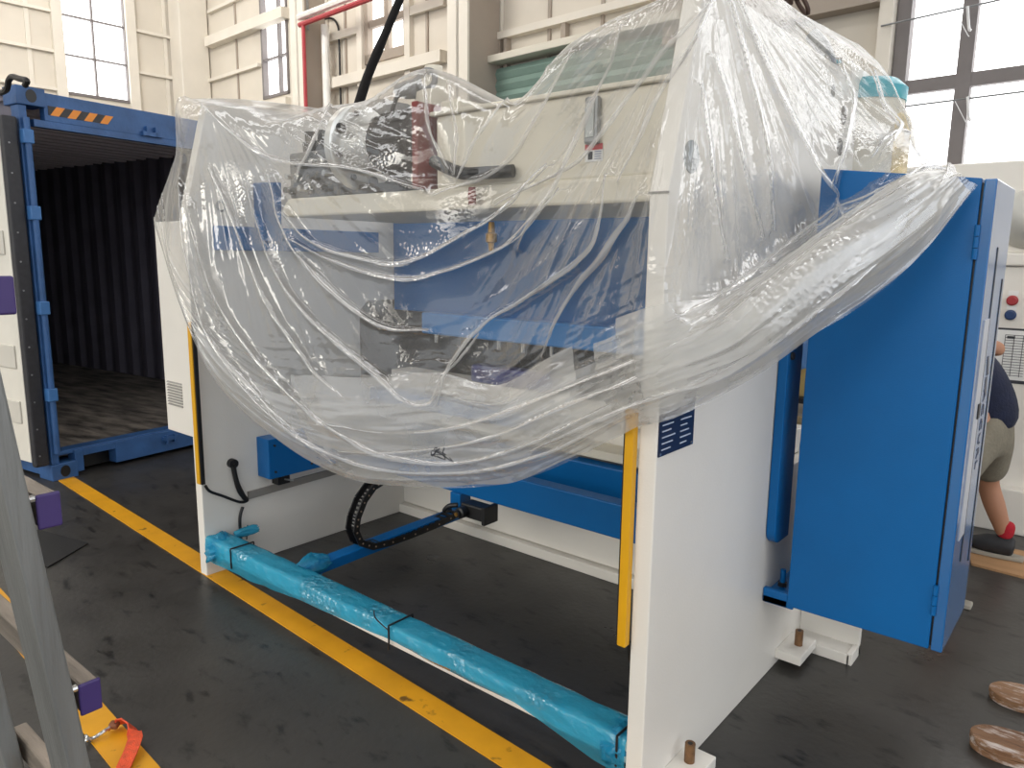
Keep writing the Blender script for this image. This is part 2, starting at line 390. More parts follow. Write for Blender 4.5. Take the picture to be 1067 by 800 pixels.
for py in (4, 83.5 - 5): girt(219, 273, 240, py, .07)
girt(221, 303, 262, 30, .2, .2)                              # thick beam left of the first column
zlb = wb(300, 100)[1]; girt(219, 303, 300, 106, .14, .12)
girt(333, 378, 352, 39, .14); girt(333, 466, 400, 76, .18, .16)
girt(430, 466, 446, 8, .14)
girt(505, 700, 590, 22, .1, .12)
for px, h in ((523, .1), (531, .06), (591, .08)):
    x = wb(px, 45)[0]; trim(MB().box(x - h / 2, x + h / 2, WB_Y - .1, WB_Y - .002, 4.0, 4.8), brownst)
for px in (379, 429):
    x = wb(px, 45)[0]; trim(MB().box(x - .08, x + .06, WB_Y - .1, WB_Y - .002, 4.6, Wz1), girtm)
# diagonal tie on the right-hand wall piece
# roller shutter
zc = wb(560, 58)[1]; x0, x1 = wb(518, 67)[0], wb(720, 30)[0]
d1 = MB()
for k in range(26):
    z = zc - .1 - k * .165
    d1.prism([(x0 + .1, WB_Y - .12, z), (x0 + .1, WB_Y - .05, z), (x0 + .1, WB_Y - .05, z - .16), (x0 + .1, WB_Y - .12, z - .16), (x0 + .1, WB_Y - .155, z - .08)], (x1 - x0 - .2, 0, 0))
door = struct(d1.build('door_1', green, rz=RY, origin=(0, 0, 0)))
MB().box(x0, x0 + .1, WB_Y - .2, WB_Y - .01, 0, zc - .05).box(x1 - .1, x1, WB_Y - .2, WB_Y - .01, 0, zc - .05).build('door_frame', brownst, door)
MB().box(x0 - .15, x1, WB_Y - .32, WB_Y - .01, zc - .05, zc + .05).build('door_canopy', ivory, door, bevel=.01)
# pipes and conduits by the first column
xw = wb(335, 70, 8.2)[0]
tag(MB().cyl(room((xw, 8.3, 0)), room((xw, 8.3, 5.75)), .075).build('drain_pipe', mat('white_pipe', 'e8e6e0', .35), smooth=True), 'white vertical drain pipe beside the beige column on the back wall', 'pipe')
yp = 7.92; xr = wb(318, 90, yp)[0]; xt, zt = wb(318, 24, yp)
e2 = wb(368, 0, yp)
p = root('fire_pipe', 'thin red pipe rising beside the column then turning right along the back wall', 'pipe', room((xr, yp, 0)))
MB().tube([room((xr, yp, 0)), room((xr, yp, zt))], .035).build('riser', red, p, smooth=True)
MB().tube([room((xr - .12, yp, zt)), room((e2[0] + 4, yp, zt + .02))], .045).build('branch_pipe', red, p, smooth=True)
MB().tube([room((xr - .12, yp - .01, zt + .13)), room((e2[0] + 4, yp - .01, zt + .15))], .06).build('supply_pipe', mat('white_pipe', 'e8e6e0', .35), p, smooth=True)
MB().cyl(room((xr, yp, zt - 1.5)), room((xr, yp, zt - 1.6)), .055).build('coupling', red, p, smooth=True)
b = MB()
xg = xr - .45
for dx in (0, .32): b.obox(room((xg + dx, yp + .17, zt - .05)), room((xg + dx, yp + .17, zt + 2)), .05, .05, (0, 1, 0))
for k in range(3): b.obox(room((xg, yp + .17, zt + .1 + k * .6)), room((xg + .32, yp + .17, zt + .1 + k * .6)), .05, .05)
b.obox(room((xg - .25, yp + .17, zt + .45)), room((xg + .6, yp + .17, zt + .1)), .04, .04)
tag(b.build('pipe_bracket', steel), 'steel lattice bracket holding the red and white pipes at the column', 'bracket')
xc = wb(354, 20)[0]; z1 = wb(354, 20)[1]
tag(MB().tube([room((xc - 1.0, WB_Y - .06, z1 + .02)), room((xc - .3, WB_Y - .06, z1 + .06)), room((xc, WB_Y - .06, z1 - .1)), room((xc + .05, WB_Y - .06, z1 - .5)), room((xc + .05, WB_Y - .06, 3.8))], .02).build('cable_conduit', black, smooth=True),
    'thin black conduit bending down the back wall left of the middle window', 'cable')
# wires tied across the big window
for i, (pa, pb) in enumerate((((935, 24), (1045, -1)), ((953, 110), (1067, 95)))):
    a, b = wb(*pa, 8.35), wb(*pb, 8.35); s = (b[1] - a[1]) / (b[0] - a[0]); x_a, x_b = w3[0] - .1, 4.4
    wr = root('window_wire', ('upper' if i == 0 else 'lower') + ' taut wire tied across the big grey window', 'wire', room((x_a, 8.35, a[1])), 'wires across the big window')
    MB().tube([room((x_a, 8.35, a[1])), room(((x_a + x_b) / 2, 8.35, a[1] + s * (x_b - x_a) / 2 - .02)), room((x_b, 8.35, a[1] + s * (x_b - x_a)))], .009, sub=4).build('wire_line', steel, wr)
    for k, px in enumerate((995, 1008)):
        x, z = wb(px, (14 if px == 995 else 9) if i == 0 else (108 if px == 995 else 103), 8.34)
        e = .17 if k else .2
        MB().tube([room((x, 8.34, z + .02)), room((x + (.03 if k else .12), 8.34, z - e)), room((x + (.05 if k else .14), 8.34, z - e - .03))], .012 if k else .004).build('tie', mat('white_tie', 'dedede', .6), wr)

# ================================================================== THE PRESS BRAKE
XL0, XL1, XR0, XR1 = -3.469, -3.41, -.985, -.93
YF, YS, ZS, ZT, YR = 1.737, 1.88, 1.77, 2.31, 3.15
PB = root('press_brake', 'large white and blue press brake shrouded in clear plastic film', 'machine', (-2.2, 2.45, 0))
def side_profile(throat):
    p = [(YF, 0), (YF, ZS), (YS, ZT), (YR, ZT)]
    if throat: p += [(YR, 1.34), (2.80, 1.34), (2.74, 1.28), (2.74, .88), (2.80, .82), (YR, .82)]
    return p + [(YR, 0)]
def plate(x0, x1, throat):
    return MB().prism([(x0, y, z) for y, z in side_profile(throat)], (x1 - x0, 0, 0))
pl = plate(XL0, XL1, True).build('side_plate', white, PB, bevel=.004)
pr = plate(XR0, XR1, True).build('side_plate', white, PB, bevel=.004)
# grey strip painting the shadow under the inner doubling of the left plate
MB().prism([(XL1, 1.98, .345), (XL1, 1.98, .385), (XL1, 2.95, .40), (XL1, 2.95, .365)], (.012, 0, 0)).build('plate_shadow_strip', mat('shadow_and_seam_grey', '8a8680', .5), pl)
MB().cyl((XR1 - .02, 1.85, 1.865), (XR1 + .003, 1.85, 1.865), .042, n=28).build('lifting_hole', mat('hole_grey', '7e8688', .6), pr)
MB().torus(onx(205, 213, XL1) + Vector((.002, .12, 0)), (1, 0, 0), .022, .006).build('lifting_hole', steel, pl)
# seam step on the right upright front
MB().box(XR0 - .002, XR1 + .001, YF - .004, YF + .002, 1.765, 1.77).build('weld_seam', mat('shadow_and_seam_grey', '8a8680', .5), pr)
# bed, floor flange and beams
bed = MB().box(XL1, XR0, 3.06, 3.13, .06, .86).build('bed', white, PB, bevel=.004)
MB().box(XL1, XR0, 3.02, 3.13, 0, .055).build('base_flange', white, bed, bevel=.004)
MB().box(XL1, XR0, 2.97, 3.13, .82, .92).build('bed_ledge', white, bed, bevel=.004)
def beam_x(name, x0, x1, y, z0, z1, d=.08, par=PB, m=blue): return MB().box(x0, x1, y, y + d, z0, z1).build(name, m, par, bevel=.006)
cbm = beam_x('back_gauge_beam', -3.30, XR0, 2.6, .425, .578)
beam_x('back_gauge_rail', -3.30, XR0, 2.86, .50, .64)
beam_x('upper_gauge_beam', XL1, -2.2, 2.8, .755, .83)
MB().box(-2.9, XR0, 2.9, 3.05, .66, .70).build('back_gauge_tray', ivory, PB)
# side rail box on the left plate
sr_ = MB().box(XL1, -3.30, 2.045, 3.0, .455, .665).build('side_rail', blue, PB, bevel=.004)
for yy, zz in ((2.08, .49), (2.08, .63), (2.3, .49), (2.3, .63)):
    MB().cyl((-3.30, yy, zz), (-3.292, yy, zz), .006, n=10).build('bolt', dark, sr_)
MB().box(-3.40, -3.34, 2.12, 2.19, .40, .45).build('limit_switch', black, PB)
MB().cyl((-3.34, 2.16, .425), (-3.27, 2.17, .43), .005, n=8).build('switch_rod', steel, PB)
# ram with lower clamp ledge and punches
ram = MB().box(XL1, XR0, 3.0, 3.08, 1.28, 1.85).build('ram', blue, PB, bevel=.006)
MB().box(-3.1, XR0, 2.93, 3.09, 1.165, 1.285).build('ram_ledge', mat('light_blue_paint', '2a7cc0', .35, var=.06), ram, bevel=.01)
pm = MB()
for k in range(24):
    x = -3.05 + k * .085
    if x < XR0 - .08: pm.prism([(x, 3.02, 1.165), (x, 3.07, 1.165), (x, 3.06, 1.07), (x, 3.045, 1.03), (x, 3.03, 1.07)], (.08, 0, 0))
pm.build('punch', dark, ram)
for px in (455, 520, 545, 575):
    q = ony(px, 372, 3.0); MB().cyl((q.x, 3.0, 1.165), (q.x, 3.0, 1.11), .014, n=12).build('clamp_screw', chrome, ram)
MB().box(-4.15, -1.6, 3.2, 3.23, .80, 1.9).build('gap_darkener', mat('gap_dark_grey', '3a3735', .6, var=.2, scale=20, bump=.4, bscale=60), PB)  # added dark plate: keeps the gap under the ram dark, no real guard
MB().box(-2.75, -2.2, 2.96, 3.06, .92, 1.02).build('die_cover', bluewrap, PB, bevel=.02)
# blue arm on the left plate
arm = MB().prism([(XL1, 1.868, 1.73), (XL1, 1.866, 1.615), (XL1, 2.85, 1.615), (XL1, 2.85, 1.73)], (.05, 0, 0)).build('guide_arm', blue, PB, bevel=.004)
MB().prism([(XL1, 2.09, 1.66), (XL1, 2.20, 1.66), (XL1, 2.21, 1.955), (XL1, 2.09, 1.945)], (.07, 0, 0)).build('guide_block', blue, arm, bevel=.006)
# oil tank and tray
tray = MB()
pr_t = [(-2.95, 1.98, 1.845), (-3.0, 1.98, 1.80), (-2.97, 1.98, 1.765), (XR0, 1.98, 1.765), (XR0, 1.98, 1.845)]
tray.prism(pr_t, (0, .7, 0)); tray_o = tray.build('oil_tank_tray', ivory, PB, bevel=.01)
tank = MB().box(-2.02, XR0, 1.99, 2.66, 1.84, 2.10).build('oil_tank', ivory, PB, bevel=.012)
MB().box(-2.04, XR0, 1.975, 2.67, 2.10, 2.115).build('tank_lid', ivory, tank, bevel=.004)
q = ony(619, 126, 1.985); lv = MB().box(q.x - .025, q.x + .025, 1.965, 1.99, q.z - .07, q.z + .07).build('level_gauge', steel, tank, bevel=.008)
MB().box(q.x - .014, q.x + .014, 1.96, 1.966, q.z - .05, q.z + .05).build('gauge_glass', mat('grey_glass', 'b9bdbb', .1), lv)
q = ony(618.5, 159, 1.985); st = MB().box(q.x - .032, q.x + .032, 1.986, 1.989, q.z - .026, q.z + .026).build('warning_sticker', paper, tank)
MB().box(q.x - .032, q.x + .032, 1.984, 1.9865, q.z + .008, q.z + .026).build('sticker_header', red, st)
MB().box(q.x - .02, q.x - .004, 1.984, 1.9865, q.z - .02, q.z + .004).build('sticker_symbol', ink, st)
sl = MB()
for k in range(4): sl.box(q.x + .004, q.x + .028, 1.984, 1.9865, q.z - .02 + k * .007, q.z - .017 + k * .007)
sl.build('sticker_print', mat('grey_print', '8d93a6', .6), st)
# pump motor: silver bell housing, black motor, dark valves
A = Vector((1, 0, 0)); mc = Vector((-2.475, 2.03, 2.03))
bell = MB().lathe(mc + A * -.06, A, [(0, .10), (.005, .155), (.02, .168), (.055, .168), (.06, .158), (.062, .102), (.15, .094), (.155, .088), (.19, .088)], 44).build('bell_housing', mat('bright_steel', 'dcdcd8', .28, .75, var=.06, scale=12), PB, smooth=True)
for k in range(8):
    t = k * math.pi / 4 + .3; c = mc + Vector((0, math.cos(t), math.sin(t))) * .135
    MB().cyl(c, c + A * .014, .011 if k % 3 else .02, n=12).build('bolt', dark, bell)
mo = MB().lathe(mc + A * .13, A, [(0, .095), (.01, .108), (.21, .108), (.22, .095), (.26, .095)], 32).build('servo_motor', black, PB, smooth=True)
for k in range(20):
    t = k * math.pi / 10; u = Vector((0, math.cos(t), math.sin(t)))
    MB().obox(mc + A * .15 + u * .11, mc + A * .33 + u * .11, .007, .016, u).build('cooling_fin', black, mo)
MB().box(mc.x + .39, mc.x + .42, 1.93, 2.2, 1.845, 2.15).build('motor_bracket', redbrown, PB, bevel=.004)
MB().box(-2.62, -2.2, 2.0, 2.25, 1.845, 1.885).build('pump_base', dark, PB, bevel=.006)
# valve block and fittings left of the housing
vb = MB().box(-3.08, -2.68, 2.08, 2.3, 1.85, 2.06).build('valve_block', mat('valve_grey', '55575a', .45, .3, var=.25, scale=20), PB, bevel=.012)
for k, (x, z, r) in enumerate(((-3.02, 2.06, .035), (-2.93, 2.06, .03), (-2.83, 2.06, .04))):
    MB().lathe((x, 2.16, z), (0, 0, 1), [(0, r), (.05, r), (.055, r * .7), (.1, r * .7)], 16).build('valve_coil', dark, vb, smooth=True)
for k in range(9):
    MB().lathe((-3.04 + k * .046, 2.085, 1.89 + .055 * (k % 3)), (0, -1, 0), [(0, .02), (.03, .02), (.032, .013), (.06 + .02 * (k % 2), .013)], 12).build('hose_fitting', chrome if k % 2 else dark, vb, smooth=True)
MB().box(-2.98, -2.70, 2.32, 2.5, 1.86, 2.30).build('valve_cover', mat('valve_grey', '55575a'), PB, bevel=.01)
# filter, breather and hoses
fa, fb = ony(414, 94, 2.12), ony(446, 92, 2.12)
fi = MB().lathe(fa, fb - fa, [(0, .02), (.01, .028), (.05, .028), (.055, .036), (.13, .036), (.135, .05), (.16, .05)], 20).build('filter_head', steel, PB, smooth=True)
va = ony(452, 92, 2.14); vf = MB()
vf.lathe(va + Vector((0, 0, -.22)), (0, 0, 1), [(0, .06), (.02, .07), (.2, .07), (.21, .05), (.25, .05), (.26, .035), (.3, .035)], 24)
vf.build('oil_filter', ivory, PB, smooth=True)
q = ony(445, 83, 2.1); MB().torus(q, (.3, -1, .1), .035, .012).build('filter_clamp', steel, PB, smooth=True)
MB().box(-2.03, -1.93, 2.02, 2.2, 2.05, 2.16).build('breather_box', ivory, PB, bevel=.01)
def hose(pts, r, m=black, par=PB, name='hose'): return MB().tube(pts, r, 10).build(name, m, par, smooth=True)
hose([ony(415, 97, 2.1), ony(409, 115, 2.06), ony(408, 140, 2.03)], .009)
hose([ony(446, 103, 2.1), ony(432, 118, 2.04), ony(415, 134, 2.0)], .009)
hose([ony(470, 112, 2.08), ony(479, 118, 2.05), ony(480, 140, 2.02), ony(480, 165, 2.0)], .011, steel)
hose([ony(452, 168, 1.95), ony(480, 180, 1.93), ony(505, 180, 1.94), ony(535, 178, 1.97)], .022)
MB().lathe(ony(492, 195, 1.95), (0, 0, -1), [(0, .012), (.03, .016), (.06, .012)], 12).build('drain_plug', redbrown, PB, smooth=True)
vq = ony(512, 245, 2.2); MB().lathe(vq + Vector((0, 0, .05)), (0, 0, -1), [(0, .012), (.04, .014), (.045, .022), (.075, .022), (.08, .012), (.11, .01)], 14).build('drain_valve', brass, PB, smooth=True)
# light curtains
lc = MB().box(-3.402, -3.372, YF - .028, YF - .002, .492, 1.28).build('light_curtain', yellow, PB, bevel=.003)
MB().box(-3.372, -3.362, YF - .022, YF - .004, .492, 1.28).build('curtain_lens', black, lc)
lc2 = MB().box(-1.014, -.987, YF - .028, YF - .002, .512, 1.20).build('light_curtain', yellow, PB, bevel=.003)
MB().box(-1.02, -1.014, YF - .022, YF - .004, .512, 1.20).build('curtain_lens', black, lc2)
hose([(-.99, YF, .52), (-.992, YF + .01, .47), (-.99, YF + .03, .42), (-.988, YF + .06, .37)], .006, black, lc2, 'sensor_cable')
# cables on the left plate
q = onx(243, 483, XL1 + .02); gl_ = MB().cyl((XL1, q.y, q.z), (XL1 + .03, q.y, q.z), .024).build('cable_gland', black, PB, smooth=True)
hose([(XL1 + .03, q.y, q.z)] + [onx(a, b, XL1 + .02) for a, b in ((247, 500), (254, 515), (258, 521), (250, 523), (233, 517), (219, 512), (214, 506))], .007, black, PB, 'cable')
hose([onx(a, b, XL1 + .018) for a, b in ((243, 485), (246, 500), (250, 512), (257, 521))], .013, black, PB, 'cable_sleeve')
hose([onx(a, b, XL1 + .018) for a, b in ((253, 528), (250, 540), (251, 562))], .008, black, PB, 'cable')
hose([onx(258, 547, XL1 + .05), onx(257, 562, XL1 + .05)], .003, black, PB, 'cable_tie')
# outer left electrical box
lb = MB().box(-3.965, XL0, 1.85, 2.5, .65, 1.757).build('electrical_box', white, PB, bevel=.006)
vt = MB()
va_, vb_ = ony(174.5, 395, 1.85), ony(191, 424, 1.85)
for k in range(9):
    z = va_.z - .005 - k * (va_.z - vb_.z - .01) / 8; vt.prism([(va_.x, 1.851, z), (va_.x, 1.842, z - .008), (va_.x, 1.851, z - .010)], (vb_.x - va_.x, 0, 0))
vt.build('vent_louvre', mat('vent_grey', '8f8d88', .5), lb)
# rear foot beam with stretch film
YB0, YB1, ZB0, ZB1 = 1.748, 1.845, .124, .198
fb_ = MB().box(XL1, XR0, YB0, YB1, ZB0, ZB1).build('foot_beam', white, PB, bevel=.006)
def film_sleeve():
    n = 150; vs = []; fs = []; m = 22
    for i in range(n + 1):
        u = i / n; x = XL1 + .004 + u * (XR0 - XL1 - .008)
        # how far the film reaches down the front face
        px = proj(np.array([[x, YB0, ZB0]]))[0][0]
        drop = float(np.interp(px, [215, 260, 310, 400, 470, 540, 575, 620, 655], [.11, .10, .072, .048, .04, .046, .072, .10, .11]))
        tie = min(abs(px - 245), abs(px - 408), abs(px - 646)) / 10; sl_ = 1 if tie > 1 else .4 + .6 * tie
        path = [(YB1 + .004, ZB0 + .0), (YB1 + .006, ZB1 - .01), (YB1 + .003, ZB1 + .005), ((YB0 + YB1) / 2, ZB1 + .007), (YB0, ZB1 + .006), (YB0 - .006, ZB1 - .008), (YB0 - .009, ZB1 - .05), (YB0 - .006, ZB1 - drop)]
        seg = [0]; 
        for a, b in zip(path, path[1:]): seg.append(seg[-1] + math.dist(a, b))
        for j in range(m + 1):
            s = seg[-1] * j / m; k = max(q for q in range(len(seg) - 1) if seg[q] <= s + 1e-9); f = (s - seg[k]) / (seg[k + 1] - seg[k] + 1e-9)
            y = path[k][0] + f * (path[k + 1][0] - path[k][0]); z = path[k][1] + f * (path[k + 1][1] - path[k][1])
            w_ = noise.noise(Vector((x * 9, j * .35, 3))) * .004 + abs(noise.noise(Vector((x * 3 + j * .22, j * .9, 8)))) * .006
            cy, cz = (YB0 + YB1) / 2, (ZB0 + ZB1) / 2; d = Vector((0, y - cy, z - cz)).normalized() * max(.001, (w_ + .003) * sl_)
            vs.append((x, y + d.y, z + d.z))
    for i in range(n):
        for j in range(m): a = i * (m + 1) + j; fs.append((a, a + 1, a + m + 2, a + m + 1))
    return MB().add(vs, fs)
sl_o = film_sleeve().build('stretch_film', bfilm, fb_, smooth=False)
for p in sl_o.data.polygons: p.use_smooth = True
# gathered film ends
def bunch(c, ax, r, l, seed, mname=bfilm):
    n, m = 44, 22; vs = []; fs = []; ax = Vector(ax).normalized(); a = ax.orthogonal().normalized(); b = ax.cross(a)
    for i in range(m + 1):
        t = i / m; rr = r * (.55 + .75 * math.sin(t * 2.4 + .3))
        for k in range(n):
            th = 2 * math.pi * k / n; q = rr * (.85 + .3 * noise.noise(Vector((math.cos(th) * 2, math.sin(th) * 2, t * 2 + seed))) + .5 * abs(noise.noise(Vector((math.cos(th) * 6, math.sin(th) * 6, t * 1.2 + seed)))) + .2 * abs(noise.noise(Vector((th * 9, t * 9, seed)))))
            vs.append(Vector(c) + ax * (l * t + .015 * noise.noise(Vector((th * 2, t, seed)))) + a * math.cos(th) * q + b * math.sin(th) * q * .8)
    for i in range(m):
        for k in range(n): fs.append((i * n + k, i * n + (k + 1) % n, (i + 1) * n + (k + 1) % n, (i + 1) * n + k))
    return MB().add(vs, fs)
o = bunch((XL1 + .11, 1.79, .165), (-1, -.15, -.15), .055, .10, 1).build('film_bunch', bfilm, fb_); [setattr(p, 'use_smooth', True) for p in o.data.polygons]
o = bunch((XL1 + .08, 1.85, .21), (.3, 1, .05), .022, .12, 5).build('film_bunch', bfilm, fb_); [setattr(p, 'use_smooth', True) for p in o.data.polygons]
o = bunch((XR0 - .09, 1.79, .16), (1, -.1, -.25), .055, .085, 9).build('film_bunch', bfilm, fb_); [setattr(p, 'use_smooth', True) for p in o.data.polygons]
for px, py in ((243, 575), (408, 660), (647, 770)):
    x = ony(px, py, YB0).x; x = min(x, XR0 - .03)
    t = MB(); y0_, y1_, z0_, z1_ = YB0 - .014, YB1 + .012, ZB0 - .01, ZB1 + .014
    t.strip([(x, y0_, z0_), (x, y0_, z1_), (x, y1_, z1_), (x, y1_, z0_), (x, y0_, z0_)], .008, (1, 0, 0), .004) if False else None
    for a_, b_ in (((x, y0_, z0_), (x, y0_, z1_)), ((x, y0_, z1_), (x, y1_, z1_)), ((x, y1_, z1_), (x, y1_, z0_))): t.tube([a_, b_], .004, 6)
    if px == 408: t.tube([(x, y0_, z1_ - .02), (x - .05, y0_ - .02, z1_ + .02), (x - .06, y0_ - .02, z1_ + .05)], .0025, 6)
    t.build('cable_tie', black, fb_)
# guide bar, drag chain, gauge motor
ga, gb = Vector((-2.775, 1.85, .165)), Vector((-2.80, 2.9, .165))
gbar = MB().obox(ga, gb, .075, .05).build('guide_bar', blue, PB, bevel=.004)
o = bunch((ga.x, 1.84, .175), (-.02, 1, 0), .045, .16, 12, bluewrap).build('film_bunch', bfilm, gbar); [setattr(p, 'use_smooth', True) for p in o.data.polygons]
cpts = [onx(a, b, -2.77) for a, b in ((396, 500), (386, 506), (376, 520), (369, 538), (367, 552), (372, 564), (385, 568), (402, 564), (425, 556), (450, 546), (474, 534))]
ch = MB(); hols = []
full = []
for i in range(len(cpts) - 1):
    for k in range(4): full.append(cpts[i].lerp(cpts[i + 1], k / 4))
full.append(cpts[-1])
for i in range(len(full) - 1):
    a_, b_ = full[i], full[i + 1]; d = (b_ - a_)
    up = Vector((1, 0, 0)).cross(d).normalized(); g = .06
    for sx in (-.03, .03): ch.obox(a_ + Vector((sx, 0, 0)) - d * .05, b_ + Vector((sx, 0, 0)) + d * .05, .008, .032, up)
    if i % 1 == 0: ch.obox(a_ + d * .25 + up * .013, a_ + d * .75 + up * .013, .06, .006, up)
    if i % 2 == 0: hols.append((a_ + d * .5 + Vector((.034, 0, 0)), a_ + d * .5 + Vector((.0355, 0, 0))))
dc = ch.build('drag_chain', black, PB); [MB().cyl(p_, q_, .0045, n=8).build('pin_end', mat('pale_pin', 'a08a78', .6), dc) for p_, q_ in hols]
gm = MB().box(-2.40, -2.255, 2.52, 2.60, .348, .418).build('gauge_motor', black, PB, bevel=.008)
MB().lathe((-2.37, 2.52, .38), (0, -1, 0), [(0, .028), (.04, .028), (.045, .018), (.06, .018)], 18).build('motor_nose', black, gm, smooth=True)
MB().cyl((-2.37, 2.46, .38), (-2.37, 2.455, .38), .01, n=12).build('shaft', brass, gm)
MB().box(-2.255, -2.235, 2.51, 2.61, .338, .428).build('motor_flange', black, gm, bevel=.003)
MB().box(-2.53, -2.46, 2.58, 2.66, .34, .43).build('gauge_bracket', blue, PB, bevel=.004)
hose([(-2.42, 2.52, .40), (-2.46, 2.5, .39), (-2.49, 2.5, .36), (-2.5, 2.55, .35)], .012, black, gm, 'motor_cable')
# name plate
npz = [onx(685, 476, XR1), onx(721, 462.5, XR1)]
nb = MB().box(XR1, XR1 + .004, 1.742, 1.945, 1.074, 1.24).build('name_plate', navy, PB)
pl_ = MB()
for k in range(8):
    z = 1.09 + k * .017
    pl_.box(XR1 + .004, XR1 + .0055, 1.755, 1.755 + .05 + .012 * (k * 7 % 3), z, z + .0035); pl_.box(XR1 + .004, XR1 + .0055, 1.86, 1.86 + .04 + .012 * (k * 5 % 3), z, z + .0035)
pl_.build('plate_print', inkwhite, nb)
for yy in (1.75, 1.935): MB().cyl((XR1 + .004, yy, 1.08), (XR1 + .006, yy, 1.08), .004, n=8).build('rivet', chrome, nb)
# blue cover rail on the right plate
rp = []
for k in range(9):
    t = math.pi * (1 + k / 16); rp.append((2.59 + .05 + .05 * math.cos(t), .575 + .05 + .05 * math.sin(t)))
prof = rp + [(2.735, .575), (2.735, 1.36), (2.59, 1.36)]
rl = MB().prism([(XR1 + .002, y, z) for y, z in prof], (.035, 0, 0)).build('cover_rail', blue, PB, bevel=.004)
MB().cyl((XR1 + .037, 2.62, 1.27), (XR1 + .045, 2.62, 1.27), .014, n=14).build('rail_bolt', dark, rl)
# levelling feet
for i, (y0_, y1_) in enumerate(((1.865, 2.03), (2.80, 2.985))):
    x1_ = -.83 if i else -.83
    ft = MB().box(XR1, x1_, y0_, y1_, .03, .068).build('levelling_foot', white, PB, bevel=.003)
    xb_, yb_ = ((-.872, 2.895) if i else (-.885, 1.955))
    MB().lathe((xb_, yb_, 0), (0, 0, 1), [(0, .016), (.13, .016)], 18).build('levelling_stud', rusty, ft, smooth=True)
    MB().cyl((xb_, yb_, .13), (xb_, yb_, .1305), .008, n=12).build('stud_socket', black, ft)
ba = MB().box(XR1, -.70, 2.99, 3.11, .0, .045).box(XR1, -.69, 3.085, 3.11, 0, .19).box(-.712, -.69, 2.99, 3.11, 0, .05)
ba.build('base_bracket', white, PB, bevel=.003)
# electrical cabinet on the right
XC0, XC1, YC0, YC1, ZC0 = -.835, -.336, 2.6, 3.01, .357
zl, zr = 1.90, 1.842
xs_ = ony(1026, 300, YC0).x; xs_ = -.372
cab = MB().prism([(XC0, YC0, ZC0), (xs_ - .003, YC0, ZC0), (xs_ - .003, YC0, zr + .003), (XC0, YC0, zl)], (0, YC1 - YC0, 0)).build('electrical_cabinet', blue, PB, bevel=.003)
dr = MB().box(xs_ + .003, XC1, YC0 - .002, YC1, ZC0, zr).build('cabinet_door', mat('glossy_blue_paint', '0c5d9a', .25, var=.05, scale=4, coat=.7), cab, bevel=.004)
MB().box(xs_ - .004, xs_ + .004, YC0 + .012, YC1 - .02, ZC0 + .01, zr - .01).build('door_gap', black, cab)
for z in (1.66, .53):
    h = MB()
    for k in range(3): h.cyl((xs_, YC0 - .006, z - .05 + k * .034), (xs_, YC0 - .006, z - .05 + k * .034 + .032), .008, n=12)
    h.build('hinge', blue, cab, smooth=True)
sg = MB()
def side_y(px, py): return onx(px, py, XC1).y
ya_, yb_ = side_y(1030, 355), side_y(1041, 355)
y_s1, y_s2 = side_y(1019, 430), side_y(1027.3, 430); z_a, z_b = onx(1043, 258, XC1), onx(997, 590, XC1); z_c, z_d = onx(1049, 290, XC1), onx(1006, 588, XC1)
z_a.y, z_c.y = y_s1, min(y_s2, YC1 - .02); sg.box(XC1 - .002, XC1 + .002, z_a.y - .007, z_a.y + .007, z_b.z, z_a.z); sg.box(XC1 - .002, XC1 + .002, z_c.y - .006, z_c.y + .006, z_d.z, z_c.z)
sg.build('door_slit', black, dr)
MB().box(XC1, XC1 + .003, side_y(1014, 430), z_a.y - .012, z_b.z + .1, z_a.z - .22).build('light_strip', mat('white_strip', 'b4b8c2', .3), dr)
MB().box(XC1 + .003, XC1 + .007, z_a.y - .045, z_a.y - .01, 1.11, 1.16).build('door_handle', dark, dr, bevel=.003)
ymid = (z_a.y + z_c.y) / 2
lg = MB()
for k in range(2): lg.prism([(XC1 + .0003, ymid - .035 + .012 * k, 1.30 - .07 * k), (XC1 + .0003, ymid + .0 + .012 * k, 1.30 - .07 * k), (XC1 + .0003, ymid + .035, 1.235 - .07 * k), (XC1 + .0003, ymid - .005, 1.235 - .07 * k)], (.0008, 0, 0))
lg.build('logo_mark', navy, dr)
tx = bpy.data.curves.new('logo_lettering', 'FONT'); tx.body = 'ACCURL'; tx.size = .062; tx.extrude = .0005; tx.space_character = 1.2; tx.align_x = 'LEFT'; tx.align_y = 'CENTER'
to = bpy.data.objects.new('logo_lettering', tx); C.objects.link(to); tx.materials.append(navy); to.parent = dr
# text on the +x face reading downwards: local x -> -z, local y -> +y
to.matrix_local = Matrix(((0, 0, 1, XC1 + .001), (0, 1, 0, ymid), (-1, 0, 0, 1.19), (0, 0, 0, 1)))
bpy.context.view_layer.update(); tme = bpy.data.meshes.new_from_object(to.evaluated_get(bpy.context.evaluated_depsgraph_get())); tml = to.matrix_local.copy(); bpy.data.objects.remove(to)
to = bpy.data.objects.new('logo_lettering', tme); C.objects.link(to); to.parent = dr; to.matrix_local = tml
if not tme.materials: tme.materials.append(navy)
# bracket carrying the cabinet
br = MB().box(XR1 + .002, XC0 + .02, 2.605, 2.97, .345, .375).box(XR1 + .002, XC0, 2.605, 2.63, .345, .40).box(XR1 + .002, XC0, 2.95, 2.97, .345, .43).build('cabinet_bracket', blue, PB, bevel=.004)
for yy in (2.70, 2.86):
    MB().cyl((-.89, yy, .375), (-.89, yy, .45), .010, n=12).build('bracket_bolt', blue, br, smooth=True)
    MB().cyl((-.89, yy, .385), (-.89, yy, .40), .018, n=6).build('nut', dark, br)
MB().box(XR1 + .002, XC0 + .01, 2.66, 2.70, 1.42, 1.52).build('upper_bracket', blue, cab)
